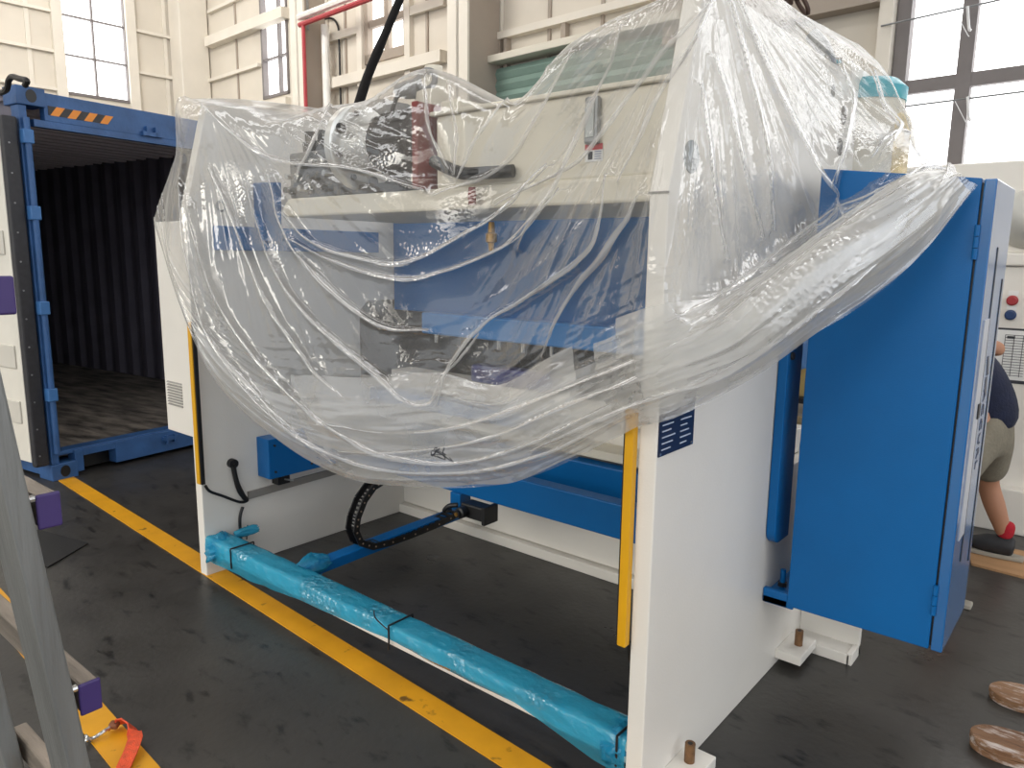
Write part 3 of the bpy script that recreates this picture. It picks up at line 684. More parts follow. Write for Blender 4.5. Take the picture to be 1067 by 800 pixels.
# head block and wrapped column behind the right plate
hb = MB().box(-1.0, -.93, 3.151, 3.42, 1.5, 2.36).build('cylinder_block', white, PB, bevel=.01)
for px, py, r in ((879, 120, .035), (875, 153, .033), (868, 95, .022)):
    q = onx(px, py, -.93); MB().cyl((-.935, q.y, q.z), (-.9285, q.y, q.z), r, n=20).build('mount_hole', black, hb)
ctr = ony(903, 90, 3.42); cx_, cy_, ct_ = ctr.x, ctr.y, ctr.z
cyl_ = MB().lathe((cx_, cy_, 1.45), (0, 0, 1), [(0, .15), (.5, .15), (ct_ - 1.50, .15), (ct_ - 1.47, .12)], 28).build('press_cylinder', ivory, PB, smooth=True)
MB().lathe((cx_, cy_, ct_ - .07), (0, 0, 1), [(0, .155), (.05, .157), (.085, .12), (.1, .02)], 28).build('film_cap', bfilm2, cyl_, smooth=True)
q = ony(938, 118, 3.42); MB().box(q.x - .07, q.x + .035, 3.36, 3.5, 1.5, q.z).build('pendant_arm', yel2, PB, bevel=.03)
q = ony(868, 72, 3.3); MB().lathe(q, (0, 0, 1), [(-.06, .05), (.0, .055), (.03, .03)], 16).build('cyan_cap', bfilm2, PB, smooth=True)
MB().tube([ony(846, 36, 3.12), ony(858, 50, 3.12), ony(864, 70, 3.14), ony(862, 92, 3.16)], .028, 12).build('hydraulic_pipe', steel, PB, smooth=True)

# ================================================================== PLASTIC SHEET
BA, BB = (-.90, 1.69), (-.385, 2.555)
def P(px, py, k, v=None):
    if k == 'y': return ony(px, py, v)
    if k == 'x': return onx(px, py, v)
    if k == 'B': return onplan(px, py, BA, BB)
def Y(*t): return [P(a, b, 'y', y) for a, b, y in t]
cols = [
 [Vector((-3.75, 2.75, 1.70))] + Y((201, 104, 1.90), (183, 165, 1.84), (164, 219, 1.80), (161, 236, 1.81)),
 [Vector((-3.44, 2.9, 2.33))] + Y((211, 103, 1.87), (195, 168, 1.78), (179, 228, 1.71), (180, 280, 1.69), (198, 345, 1.69)),
 [Vector((-3.33, 2.9, 2.31))] + Y((240, 111, 1.87), (223, 178, 1.78), (213, 240, 1.71), (213, 300, 1.69), (221, 360, 1.69), (235, 410, 1.69)),
 [Vector((-3.05, 2.9, 2.2))] + Y((287, 125, 1.95), (268, 185, 1.85), (256, 250, 1.76), (262, 325, 1.71), (278, 400, 1.69), (303, 467, 1.69)),
 [Vector((-2.75, 2.9, 2.15))] + Y((340, 111, 2.02), (327, 190, 1.83), (325, 260, 1.80), (334, 335, 1.74), (347, 420, 1.70), (362, 496, 1.69)),
 [Vector((-2.6, 2.9, 2.15))] + Y((386, 103, 2.05), (380, 195, 1.82), (380, 265, 1.80), (390, 340, 1.76), (403, 420, 1.71), (422, 506, 1.69)),
 [Vector((-2.35, 2.9, 2.2))] + Y((443, 72, 2.08), (440, 190, 1.86), (444, 270, 1.83), (450, 340, 1.79), (462, 420, 1.72), (482, 508, 1.69)),
 [Vector((-1.95, 2.9, 2.1))] + Y((532, 106, 2.0), (520, 205, 1.92), (513, 275, 1.85), (512, 340, 1.79), (524, 420, 1.72), (540, 501, 1.69)),
 [Vector((-1.5, 2.8, 2.25))] + Y((600, 42, 1.92), (587, 150, 1.90), (576, 220, 1.85), (570, 300, 1.78), (583, 390, 1.72), (603, 476, 1.69)),
 [Vector((-1.15, 2.7, 2.35))] + Y((690, -2, 1.84), (667, 105, 1.81), (652, 205, 1.76), (643, 295, 1.72), (648, 375, 1.70), (659, 447, 1.69)),
 [Vector((-.97, 2.6, 2.40))] + Y((736, -30, 1.86), (713, 95, 1.79), (697, 203, 1.715), (691, 280, 1.705), (688, 355, 1.70), (702, 436, 1.69)),
 [Vector((-.93, 2.8, 2.39))] + [P(768, -22, 'x', -.915), P(757, 90, 'x', -.905), P(750, 195, 'x', -.90), P(747, 290, 'x', -.895), P(752, 345, 'B'), P(764, 404, 'B')],
 [Vector((-.93, 3.0, 2.39))] + [P(806, 2, 'x', -.915), P(814, 85, 'x', -.90), P(815, 180, 'x', -.89), P(808, 255, 'x', -.87), P(812, 302, 'B'), P(832, 358, 'B')],
 [Vector((-.95, 3.3, 2.45))] + [P(853, 32, 'x', -.91), P(866, 95, 'x', -.90), P(868, 166, 'y', 2.575), P(867, 220, 'y', 2.57), P(880, 252, 'B'), P(900, 314, 'B')],
 [Vector((-.95, 3.7, 2.40))] + [P(917, 68, 'y', 3.16), P(928, 118, 'y', 3.12), P(938, 163, 'y', 2.66), P(940, 186, 'y', 2.58), P(946, 202, 'B'), P(962, 260, 'B')],
 [Vector((-.72, 3.62, 1.93))] + [P(952, 132, 'y', 3.12), P(957, 163, 'y', 3.0), P(975, 173, 'y', 2.75), P(992, 178, 'y', 2.6), P(1000, 183, 'B'), P(1017, 193, 'B')],
]
NU, NV = 520, 330
def crv(pts, t):        # Catmull-Rom, pts (n,3), t in knots parameter array (0..n-1)
    n = len(pts); i = np.clip(t.astype(int), 0, n - 2); f = (t - i)[:, None]
    p = lambda k: pts[np.clip(k, 0, n - 1)]
    p0 = np.where((i == 0)[:, None], 2 * p(i) - p(i + 1), p(i - 1)); p3 = np.where((i >= n - 2)[:, None], 2 * p(i + 1) - p(i), p(i + 2)); p1, p2 = p(i), p(i + 1)
    return .5 * (2 * p1 + (p2 - p0) * f + (2 * p0 - 5 * p1 + 4 * p2 - p3) * f ** 2 + (3 * p1 - p0 - 3 * p2 + p3) * f ** 3)
V0 = .14
colr = []
for c in cols:
    a = np.array([tuple(q) for q in c]); seg = np.linalg.norm(np.diff(a, axis=0), axis=1); k = len(a)
    # rows: back part 0..V0, the rest by chord length
    cum = np.concatenate([[0, V0], V0 + (1 - V0) * np.cumsum(seg[1:]) / seg[1:].sum()])
    t = np.interp(np.linspace(0, 1, NV), cum, np.arange(k)); colr.append(crv(a, t))
colr = np.array(colr)                                    # (ncol, NV, 3)
# columns spaced by picture width along mid row so faces stay even
ncol = len(cols); wgt = np.array([.5, .5, .9, 1, .9, 1.1, 1.5, 1.2, 1.5, .8, .9, 1, 1, 1, .8]); kn = np.concatenate([[0], np.cumsum(wgt)]); kn /= kn[-1]
tu = np.interp(np.linspace(0, 1, NU), kn, np.arange(ncol))
G = np.stack([crv(colr[:, j, :], tu) for j in range(NV)], axis=1)      # (NU, NV, 3)
def normals(G):
    du = np.gradient(G, axis=0); dv = np.gradient(G, axis=1); n = np.cross(dv, du); n /= np.linalg.norm(n, axis=2, keepdims=True) + 1e-9
    s = np.sum(n * (np.array([0, 0, H]) - G), axis=2, keepdims=True); s = np.sign(np.median(s)); return n * s
Nn = normals(G)
PX, PY = proj(G)
uu, vv = np.meshgrid(np.linspace(0, 1, NU), np.linspace(0, 1, NV), indexing='ij')
# smooth value noise on arrays
def vnoise(x, y, seed):
    rs = np.random.RandomState(seed); T = rs.rand(257, 257)
    xi, yi = np.floor(x).astype(int), np.floor(y).astype(int); fx, fy = x - xi, y - yi
    fx, fy = fx * fx * (3 - 2 * fx), fy * fy * (3 - 2 * fy); g = lambda a, b: T[a % 257, b % 257]
    return (g(xi, yi) * (1 - fx) + g(xi + 1, yi) * fx) * (1 - fy) + (g(xi, yi + 1) * (1 - fx) + g(xi + 1, yi + 1) * fx) * fy
def ridge(x, y, seed): return 1 - np.abs(2 * vnoise(x, y, seed) - 1)
def rmulti(x, y, seed): return .55 * ridge(x, y, seed) ** 2 + .3 * ridge(x * 2.1 + 5, y * 1.6, seed + 1) ** 2 + .15 * ridge(x * 4.3, y * 2.3 + 3, seed + 2) ** 2
D = np.zeros((NU, NV))
def sstep(x, a, b): t = np.clip((x - a) / (b - a), 0, 1); return t * t * (3 - 2 * t)
# radial folds from the right apex and from the left top corner (folds in the stretched film)
def radial(cx, cy, n, seed, amp, mask):
    th = np.arctan2(PY - cy, PX - cx); r = np.hypot(PX - cx, PY - cy)
    return amp * (rmulti(th * n, r / 140., seed) - .35) * mask * sstep(r, 10, 160)
body = sstep(vv, V0 - .03, V0 + .05)
mR = sstep(PX, 470, 600) * (1 - sstep(vv, .72, .9)) * body
mL = (1 - sstep(PX, 330, 460)) * (1 - sstep(vv, .8, .95)) * body
D += radial(738, -60, 22, 11, .011, mR)
D += radial(205, 60, 18, 21, .011, mL)
# swags in the middle
mM = sstep(PX, 280, 360) * (1 - sstep(PX, 600, 690)) * sstep(vv, .25, .4) * (1 - sstep(vv, .8, .9))
sw = PY + ((PX - 430) / 190.) ** 2 * 110
D += .009 * (rmulti(sw / 60., PX / 330., 31) - .35) * mM
# hem and band: folds that run along the free edge
hemw = sstep(vv, .70, .86); bandR = sstep(PX, 660, 720)
D += .014 * (rmulti(vv * 22, uu * 4, 41) - .35) * hemw
D += .012 * (rmulti(vv * 46, uu * 10 + vv * 5, 51) - .35) * sstep(vv, .66, .8)
# creases drawn from the photograph
def crease(pts, amp, w):
    global D
    pts = np.array(pts, float); t = np.linspace(0, len(pts) - 1, (len(pts) - 1) * 7 + 1); pts = crv(np.c_[pts, np.zeros(len(pts))], t)[:, :2]
    x0, y0 = pts.min(0) - 4 * w; x1, y1 = pts.max(0) + 4 * w
    sel = (PX > x0) & (PX < x1) & (PY > y0) & (PY < y1) & (vv > V0)
    q = np.stack([PX[sel], PY[sel]], 1); best = np.full(len(q), 1e9); sg_ = np.zeros(len(q))
    for a, b in zip(pts[:-1], pts[1:]):
        ab = b - a; tt = np.clip(((q - a) @ ab) / (ab @ ab + 1e-9), 0, 1); d = np.hypot(*(q - a - tt[:, None] * ab).T)
        sg_ = np.where(d < best, np.sign(ab[0] * (q - a)[:, 1] - ab[1] * (q - a)[:, 0]), sg_); best = np.minimum(best, d)
    w_ = w * .6; h = np.exp(-best / w_) * np.where(sg_ > 0, 1, np.exp(-best / (w_ * .6)))
    D[sel] += amp * h
cl = [
 ([(222, 178), (250, 240), (280, 310), (305, 350), (340, 395), (382, 432)], .024, 7),
 ([(284, 182), (302, 245), (345, 300), (400, 340), (450, 347)], .024, 8),
 ([(300, 222), (335, 256), (400, 275), (440, 270), (482, 250), (532, 220), (575, 175)], .026, 8),
 ([(308, 250), (350, 272), (420, 291), (475, 281), (545, 250), (590, 200)], .02, 8),
 ([(262, 200), (288, 280), (330, 335), (400, 392), (428, 418), (455, 420), (478, 385), (505, 350)], .022, 7),
 ([(600, 60), (560, 130), (520, 180), (455, 205)], .022, 7), ([(655, 30), (620, 120), (585, 200), (545, 260)], .024, 7),
 ([(640, 185), (622, 262), (560, 310), (512, 340), (480, 378), (463, 422)], .03, 7),
 ([(672, 205), (652, 245), (604, 305), (570, 372)], .024, 7),
 ([(728, 10), (670, 90), (610, 170), (520, 215)], .02, 6), ([(735, 0), (690, 110), (650, 190)], .02, 6),
 ([(752, 0), (783, 105), (796, 166), (800, 240)], .022, 6), ([(762, 0), (795, 72), (842, 166), (870, 205), (888, 246)], .026, 6),
 ([(725, 90), (738, 180), (752, 270)], .018, 6), ([(740, 60), (765, 150), (790, 250)], .018, 6),
 ([(190, 195), (206, 300), (240, 370), (300, 436), (352, 480)], .022, 7), ([(200, 215), (230, 310), (272, 372), (332, 430), (402, 470), (482, 482), (560, 462), (645, 422)], .03, 9),
 ([(215, 330), (260, 400), (320, 455), (400, 488), (500, 490), (580, 470), (660, 430)], .026, 7),
 ([(340, 440), (420, 452), (500, 440), (580, 410), (680, 370), (760, 330), (850, 270), (940, 205)], .03, 9),
 ([(360, 470), (440, 470), (520, 455), (600, 420), (690, 385), (770, 350), (860, 290), (950, 215), (990, 182)], .03, 8),
 ([(560, 470), (640, 432), (720, 400), (800, 350), (880, 290), (960, 225)], .028, 7),
 ([(690, 335), (760, 305), (850, 242), (930, 202), (968, 178)], .02, 8),
 ([(868, 60), (885, 110), (880, 150), (862, 190)], .024, 6), ([(905, 75), (915, 110), (935, 140), (920, 165)], .024, 6), ([(948, 140), (925, 150), (905, 165)], .02, 6),
 ([(210, 112), (260, 150), (300, 170), (360, 175), (440, 200)], .016, 6), ([(345, 112), (330, 150), (310, 190)], .014, 6), ([(445, 80), (450, 130), (470, 180)], .02, 6),
 ([(530, 108), (500, 150), (480, 190)], .022, 6), ([(470, 95), (480, 140), (476, 185)], .018, 6),
]
for a in cl: crease(*a)
D *= np.clip(sstep(vv, 0, .1), .15, 1)
G2 = G + Nn * np.maximum(D, -.006)[..., None]
# a gentle gather of the free edge
def grid_mesh(G, name, m, parent=None, i0=0, i1=None, j0=0, j1=None, step=1):
    g = G[i0:i1:step, j0:j1:step]; nu, nv = g.shape[:2]
    vs = g.reshape(-1, 3); a = np.arange(nu * nv).reshape(nu, nv)
    fs = np.stack([a[:-1, :-1], a[1:, :-1], a[1:, 1:], a[:-1, 1:]], -1).reshape(-1, 4)
    me = bpy.data.meshes.new(name); org = np.array([-2.2, 2.1, 0.])
    me.from_pydata((vs - (org if parent is None else 0)).tolist() if parent is None else (vs - org).tolist(), [], fs.tolist())
    me.materials.append(m)
    for p in me.polygons: p.use_smooth = True
    o = bpy.data.objects.new(name, me); C.objects.link(o)
    if parent is None: o.location = org
    else: o.parent = parent
    return o
sheet = tag(grid_mesh(G2, 'plastic_cover', film), 'crumpled clear plastic sheet draped over the blue and white machine', 'plastic sheet')
# further layers where the sheet is gathered into a thick hem and a twisted band
def layer(name, seed, off, j0, j1, i0, i1, amp):
    n_i = slice(int(i0 * NU), int(i1 * NU)); n_j = slice(int(j0 * NV), int(j1 * NV) if j1 < 1 else NV)
    s = (vv - j0) / (j1 - j0); mid = np.sin(np.clip(s, 0, 1) * math.pi); ii = (uu - i0) / (i1 - i0); e = np.clip(np.minimum(ii, 1 - ii) * 12, 0, 1)
    d = off * (.3 + .7 * mid) * (.3 + .7 * e) + amp * (rmulti(vv * 40 + seed, uu * 9 + vv * 4, seed) - .2) * mid
    wob = (.02 * (vnoise(uu * 14, vv * 0, seed + 7) - .5))
    return grid_mesh(G + Nn * d[..., None] + np.array([0, 0, 1]) * (wob * e)[..., None], name, film_fold, sheet, n_i.start, n_i.stop, n_j.start, n_j.stop)
layer('hem_fold', 71, .018, .84, 1.0, .05, .62, .010)
layer('hem_fold', 72, .030, .79, .95, .16, .55, .010)
layer('twisted_band', 74, .016, .80, 1.0, .58, .995, .016)
layer('twisted_band', 75, .026, .77, .97, .62, .995, .018)
layer('twisted_band', 76, .034, .84, .99, .66, .985, .016)
# pleats where the film is doubled over along the creases
from mathutils import kdtree
sel_ = np.argwhere(vv > V0); kd = kdtree.KDTree(len(sel_))
for n_, (i, j) in enumerate(sel_): kd.insert((PX[i, j], PY[i, j], 0), n_)
kd.balance(); N2 = normals(G2)
for pts_, amp_, wd_ in cl:
    a = np.array(pts_, float); t = np.linspace(0, len(a) - 1, (len(a) - 1) * 9 + 1); a = crv(np.c_[a, np.zeros(len(a))], t)[:, :2]
    q3 = []; n3 = []
    for x, y in a:
        i, j = sel_[kd.find((x, y, 0))[1]]; q3.append(G2[i, j]); n3.append(N2[i, j])
    q3 = np.array(q3); n3 = np.array(n3)
    for _ in range(3): q3[1:-1] = (q3[:-2] + 2 * q3[1:-1] + q3[2:]) / 4; n3[1:-1] = (n3[:-2] + 2 * n3[1:-1] + n3[2:]) / 4
    tg = np.gradient(q3, axis=0); sd = np.cross(tg, n3); sd /= np.linalg.norm(sd, axis=1, keepdims=True) + 1e-9
    k = len(q3); s_ = np.linspace(0, 1, k); ww = (.0025 + .010 * np.sin(s_ * math.pi) * (.5 + vnoise(s_ * 7, s_ * 0, int(pts_[0][0]))))[:, None]
    off_ = np.array([-2.2, 2.1, 0.]); L_ = q3 + n3 * .006 - sd * ww * .3 - off_; M_ = q3 + n3 * .011 - off_; R__ = q3 + n3 * .004 + sd * ww - off_
    vs = np.concatenate([L_, M_, R__]).tolist(); fs = [(i, i + 1, k + i + 1, k + i) for i in range(k - 1)] + [(k + i, k + i + 1, 2 * k + i + 1, 2 * k + i) for i in range(k - 1)]
    me = bpy.data.meshes.new('pleat'); me.from_pydata(vs, [], fs); me.materials.append(film_pleat)
    for p in me.polygons: p.use_smooth = True
    o = bpy.data.objects.new('pleat', me); C.objects.link(o); o.parent = sheet
# pen scribble on the hem
i, j = np.unravel_index(np.argmin((PX - 480) ** 2 + (PY - 468) ** 2), PX.shape); sc = MB(); base = Vector(G2[i, j]) + Vector(Nn[i, j]) * .075
org = Vector((-2.2, 2.1, 0))
for k in range(5):
    pts = [base - org + Vector((random.uniform(-.05, .05), 0, random.uniform(-.022, .022))) for _ in range(4)]; sc.tube(pts, .0016, 5, 5)
sc.build('pen_scribble', ink, sheet)

# ================================================================== LIFTING GEAR
hook = ony(575, -378, 2.5)
a0 = ony(371, 108, 3.05)
sl = root('lifting_sling', 'black webbing sling rising from the left top of the machine to the crane', 'sling', (a0.x, a0.y, a0.z - .05))
mid_ = a0.lerp(hook, .36)
MB().tube([a0 + Vector((0, 0, -.05)), a0.lerp(hook, .1), a0.lerp(hook, .22), mid_], [.03, .027, .022, .015], 10, 3).build('sleeve', slingm, sl, smooth=True)
MB().tube([mid_, a0.lerp(hook, .6), hook], .011, 10, 3).build('webbing', slingm, sl, smooth=True)
MB().torus(hook, (0, 1, 0), .06, .014).build('lifting_ring', steel, sl, smooth=True)
ch_ends = []
for k, (pa) in enumerate(((850, 26), (834, 15))):
    c0 = onx(*pa, -.93) if k == 0 else onx(*pa, -.95)
    d = (hook + Vector((.05, .05, 0) if k == 0 else (-.25, -.2, .1)) - c0); n = int(d.length / .062); mb = MB(); dn = d.normalized()
    for i in range(1, min(n, 40)):
        c = c0 + dn * (i * .062 + .03); ax = dn.orthogonal().normalized(); ax = ax if i % 2 else dn.cross(ax)
        side = dn.cross(ax); pts = []
        for q in range(13):
            t = 2 * math.pi * q / 12; pts.append(c + dn * math.cos(t) * .042 + side * math.sin(t) * .02)
        mb.tube(pts, .008, 6, 1)
    tag(mb.build('lifting_chain', chainm, smooth=True), ('brown chain running up from the pipe bend' if k == 0 else 'second brown chain left of the one at the pipe bend') + ' behind the plastic peak', 'chain', 'lifting chains')

# ================================================================== SHIPPING CONTAINER
c0 = onz(56, 501.5); cyaw = math.atan2(.9905, -.1374)
CT = root('shipping_container', 'open blue shipping container with dark interior standing behind the machine', 'container', c0, rz=cyaw); CT['_local'] = 1
CW, CL, CH = 2.438, 6.06, 2.66
def cb_(name, mb, m, par=CT, bevel=.004): return mb.build(name, m, par, bevel=bevel)
def corr(along, a0_, a1_, z0_, z1_, c, depth, pitch=.278, n=None):   # trapezoidal sheet in plane at c
    pts = []; t = a0_
    while t < a1_:
        for dt, dd in ((0, 0), (.07, 0), (.139, depth), (.209, depth)):
            if t + dt <= a1_: pts.append((t + dt, c + dd))
        t += pitch
    pts.append((a1_, c)); vs = []; fs = []
    for z in (z0_, z1_):
        for u, d in pts: vs.append({'wall': (d, u, z), 'roof': (z, u, d), 'back': (u, d, z)}[along])
    k = len(pts)
    for i in range(k - 1): fs.append((i, i + 1, k + i + 1, k + i))
    return MB().add(vs, fs)
for u0 in (0, CW - .05): cb_('corner_post', MB().box(u0, u0 + .05, .0, .10, .12, CH - .12), cblue)
for u0 in (0, CW - .12): cb_('corner_post', MB().box(u0, u0 + .12, CL - .12, CL, .12, CH - .12), cblue)
for u0 in (-.01, CW - .17):
    for v0 in (-.012, CL - .17):
        for z0_ in (0, CH - .118):
            cs = cb_('corner_casting', MB().box(u0, u0 + .18, v0, v0 + .18, z0_, z0_ + .118), cblue, bevel=.006)
            if v0 < 0:
                hl = MB(); hl.prism([(u0 + .09 + .034 * math.cos(t * math.pi / 8), v0 - .002, z0_ + .06 + .042 * math.sin(t * math.pi / 8)) for t in range(16)], (0, .02, 0)); hl.build('casting_hole', black, cs)
hd = cb_('door_header', MB().box(.16, CW - .16, 0, .06, CH - .2, CH - .02), cblue)
MB().box(.09, CW - .09, .0, .05, CH - .245, CH - .2).build('header_lip', cblue, hd)
hz_ = MB(); hd2 = MB()
for k in range(4):
    u = .185 + k * .112; hz_.prism([(u + .056, -.003, CH - .10), (u + .112, -.003, CH - .10), (u + .067, -.003, CH - .16), (u + .011, -.003, CH - .16)], (0, .004, 0))
    hd2.prism([(u + .0, -.003, CH - .10), (u + .056, -.003, CH - .10), (u + .011, -.003, CH - .16), (u - .045 if k else u, -.003, CH - .16)], (0, .0035, 0))
hz_.build('hazard_stripe', orange, hd); hd2.build('hazard_stripe', dark, hd)
for u in (.84, 1.55): MB().box(u, u + .16, -.03, 0, CH - .20, CH - .17).box(u + .03, u + .05, -.03, 0, CH - .2, CH - .13).box(u + .1, u + .12, -.03, 0, CH - .2, CH - .13).build('lock_keeper', cblue, hd)
sill = MB().box(.16, .22, 0, .1, .03, .19).box(.46, CW - .16, 0, .1, .03, .19).box(.22, .46, 0, .1, .14, .19).box(.0, CW, .02, .14, .17, .20)
si = cb_('door_sill', sill, cblue)
MB().box(.2, .48, .12, .14, .02, .16).build('fork_pocket', black, si)
for u in (.84, 1.55): MB().box(u, u + .13, -.025, 0, .12, .15).box(u + .02, u + .04, -.03, 0, .1, .16).box(u + .09, u + .11, -.03, 0, .1, .16).build('lock_keeper', cblue, si)
cb_('side_wall', corr('wall', .1, CL, .16, CH - .045, .02, .036), cin, bevel=0)
cb_('side_wall', corr('wall', .1, CL, .16, CH - .045, CW - .06, .036), cin, bevel=0)
cb_('roof', corr('roof', .05, CL, .0, CW, CH - .07, .03, .21), croof, bevel=0)
cb_('end_wall', corr('back', .05, CW - .05, .16, CH - .045, CL - .05, .036), cin, bevel=0)
fo = cb_('floor_board', MB().box(.05, CW - .05, .1, CL - .02, .14, .185), cfloor, bevel=0)
cb_('side_rail', MB().box(0, .06, .1, CL - .1, .02, .17).box(CW - .06, CW, .1, CL - .1, .02, .17), cblue)
# open door folded back along the left side
dm = MB(); du, dv0, dv1 = -.055, .06, 1.2
cd = cb_('container_door', MB().prism([(du, dv0, .15), (du - .05, dv0, .15), (du - .07, dv1, .15), (du - .02, dv1, .15)], (0, 0, CH - .4)), cwhite)
for k in range(6):
    z = .42 + k * .385; t0, t1 = .12, 1.1
    f = lambda t, e: (du - .05 - .02 * (t - dv0) / (dv1 - dv0) - e, t, z)
    MB().prism([f(t0, .0), f(t1, .0), (f(t1, .0)[0], t1, z + .16), (f(t0, 0)[0], t0, z + .16)], (-.012, 0, 0)).build('door_swage', cwhite2, cd, bevel=.006)
MB().box(du - .052, -.012, dv0 - .06, dv0 - .005, .12, CH - .2).build('door_gasket', rubber, cd, bevel=.012)
for k in range(12): MB().cyl((du - .02, dv0 - .063, .2 + k * .19), (du - .02, dv0 - .059, .2 + k * .19), .006, n=8).build('gasket_screw', steel, cd)
rod = cb_('hinge_rod', MB().cyl((.03, -.025, .2), (.03, -.025, CH - .2), .02, n=14), cblue, bevel=0)
for z in (.62, 1.22, 1.85, CH - .32): MB().box(-.005, .06, -.05, .01, z - .045, z + .045).build('hinge_block', mat('bright_blue_paint', '3d6fa8', .5), rod, bevel=.006)
# black hose looped over the top corner
hc = lambda px, py: ony(px, py, 1.74)
tag(MB().tube([hc(0, 97), hc(7, 93), hc(9, 84), hc(13, 80), hc(20, 82), hc(28, 84), hc(26, 89)], .018, 8).build('black_hose', black, smooth=True), 'short black hose looped over the left top corner of the blue container', 'hose')
# wrapped cargo deep inside
cg = MB()
def cpt(u, v, z):
    c_, s_ = math.cos(cyaw), math.sin(cyaw); return Vector((c0.x + c_ * u - s_ * v, c0.y + s_ * u + c_ * v, z))
pr_ = [(.15, .187), (.95, .187), (.95, 1.05), (.82, 1.30), (.55, 1.72), (.15, 1.72)]
n_ = len(pr_); cg.prism([cpt(u, 4.2, z) for u, z in pr_], cpt(0, 5.9, 0) - cpt(0, 4.2, 0))
tag(cg.build('wrapped_crate', cloth_g, bevel=.04), 'grey wrapped bulky crate deep inside the open container', 'crate')

# ================================================================== LADDER
XL_ = -1.2
def lad(px, py, x=XL_): return onx(px, py, x)
pA, pB = lad(50, 700), lad(17, 560)
dl = (pA - pB).normalized()
def at_z(z): return pB + dl * ((z - pB.z) / dl.z)
LD = root('ladder', 'weathered aluminium ladder with purple end caps in the near left corner', 'ladder', at_z(0))
SW, SD, LW = .098, .03, .42
fx = Vector((1, 0, 0))
def stile(x_off):
    mb = MB(); p, q = at_z(0.0) + fx * x_off, at_z(2.6) + fx * x_off
    n = Vector((0, 1, 0)); mb.obox(p, q, SW, SD, (0, 1, 0)); return mb
s1 = stile(0).build('stile', alu, LD, bevel=.004)
s2 = stile(-LW).build('stile', alu, LD, bevel=.004)
z1 = lad(85, 715, XL_).z; z2 = lad(42, 525, XL_).z; dz = z2 - z1
for k in range(-2, 5):
    z = z1 + k * dz; c = at_z(z) + Vector((0, .035, 0)); xe = .036
    rg = MB().box(c.x - LW - xe, c.x + xe, c.y - .012, c.y + .016, z - .024, z + .024).build('rung', alu2, LD, bevel=.004)
    MB().box(c.x + xe, c.x + xe + .006, c.y - .014, c.y + .018, z - .026, z + .026).build('end_cap', purple, rg, bevel=.003)
    MB().cyl(c + Vector((.034, -.014, .02)), c + Vector((.034, -.022, .02)), .006, n=10).build('rivet', chrome, rg)

# ================================================================== SMALL THINGS ON THE FLOOR
a_, b_, c_ = onz(40, 553), onz(92, 567), onz(50, 592); d_ = a_ + c_ - b_
tag(MB().prism([a_ + Vector((0, 0, .001)), b_ + Vector((0, 0, .001)), c_ + Vector((0, 0, .001)), d_ + Vector((0, 0, .001))], (0, 0, .008)).build('floor_mat', matm), 'thin dark flat sheet lying on the floor near the ladder', 'mat')
st = root('ratchet_strap', 'orange lashing strap with a wire hook lying on the yellow floor line', 'strap', onz(120, 765))
sp_ = [onz(a, b) for a, b in ((116, 757), (120, 752), (130, 750), (138, 756), (141, 768), (137, 780), (128, 800), (118, 825))]
hs = [.05, .06, .07, .085, .08, .06, .03, .01]
pts = [onz(a, b, h) for (a, b), h in zip(((116, 757), (120, 752), (130, 750), (138, 756), (141, 768), (137, 780), (128, 800), (118, 825)), (.03, .035, .04, .045, .04, .03, .015, .006))]
sm = MB(); nn = []
for i in range(len(pts) - 1):
    for k in range(5): nn.append(pts[i].lerp(pts[i + 1], k / 5))
for i in range(len(nn)):
    pass
w_ = .022; vs = []; fs = []
for i, q in enumerate(nn):
    d = (nn[min(i + 1, len(nn) - 1)] - nn[max(i - 1, 0)]).normalized(); s_ = d.cross(Vector((0, 0, 1))).normalized(); s_ = (s_ * .6 + Vector((0, 0, .8))).normalized() if i < 18 else s_
    for e in (-1, 1): vs += [q + s_ * w_ * e, q + s_ * w_ * e + d.cross(s_) * .004]
for i in range(len(nn) - 1):
    b0 = i * 4; b1 = b0 + 4
    for x, y in ((0, 1), (1, 3), (3, 2), (2, 0)): fs.append((b0 + x, b0 + y, b1 + y, b1 + x))
sm.add(vs, fs).build('webbing', webbing, st)
MB().tube([onz(116, 757, .03), onz(108, 762, .03), onz(99, 768, .02), onz(93, 770, .012), onz(90, 772, .02), onz(91, 767, .03)], .006, 8).build('hook', chrome, st, smooth=True)
MB().torus(onz(92, 769, .018), (0, 1, .5), .012, .005).build('eye', chrome, st, smooth=True)
MB().obox(onz(117, 758, .03), onz(121, 752, .034), .03, .02).build('knot', mat('rust_brown', '7b4a30', .7), st, bevel=.005)
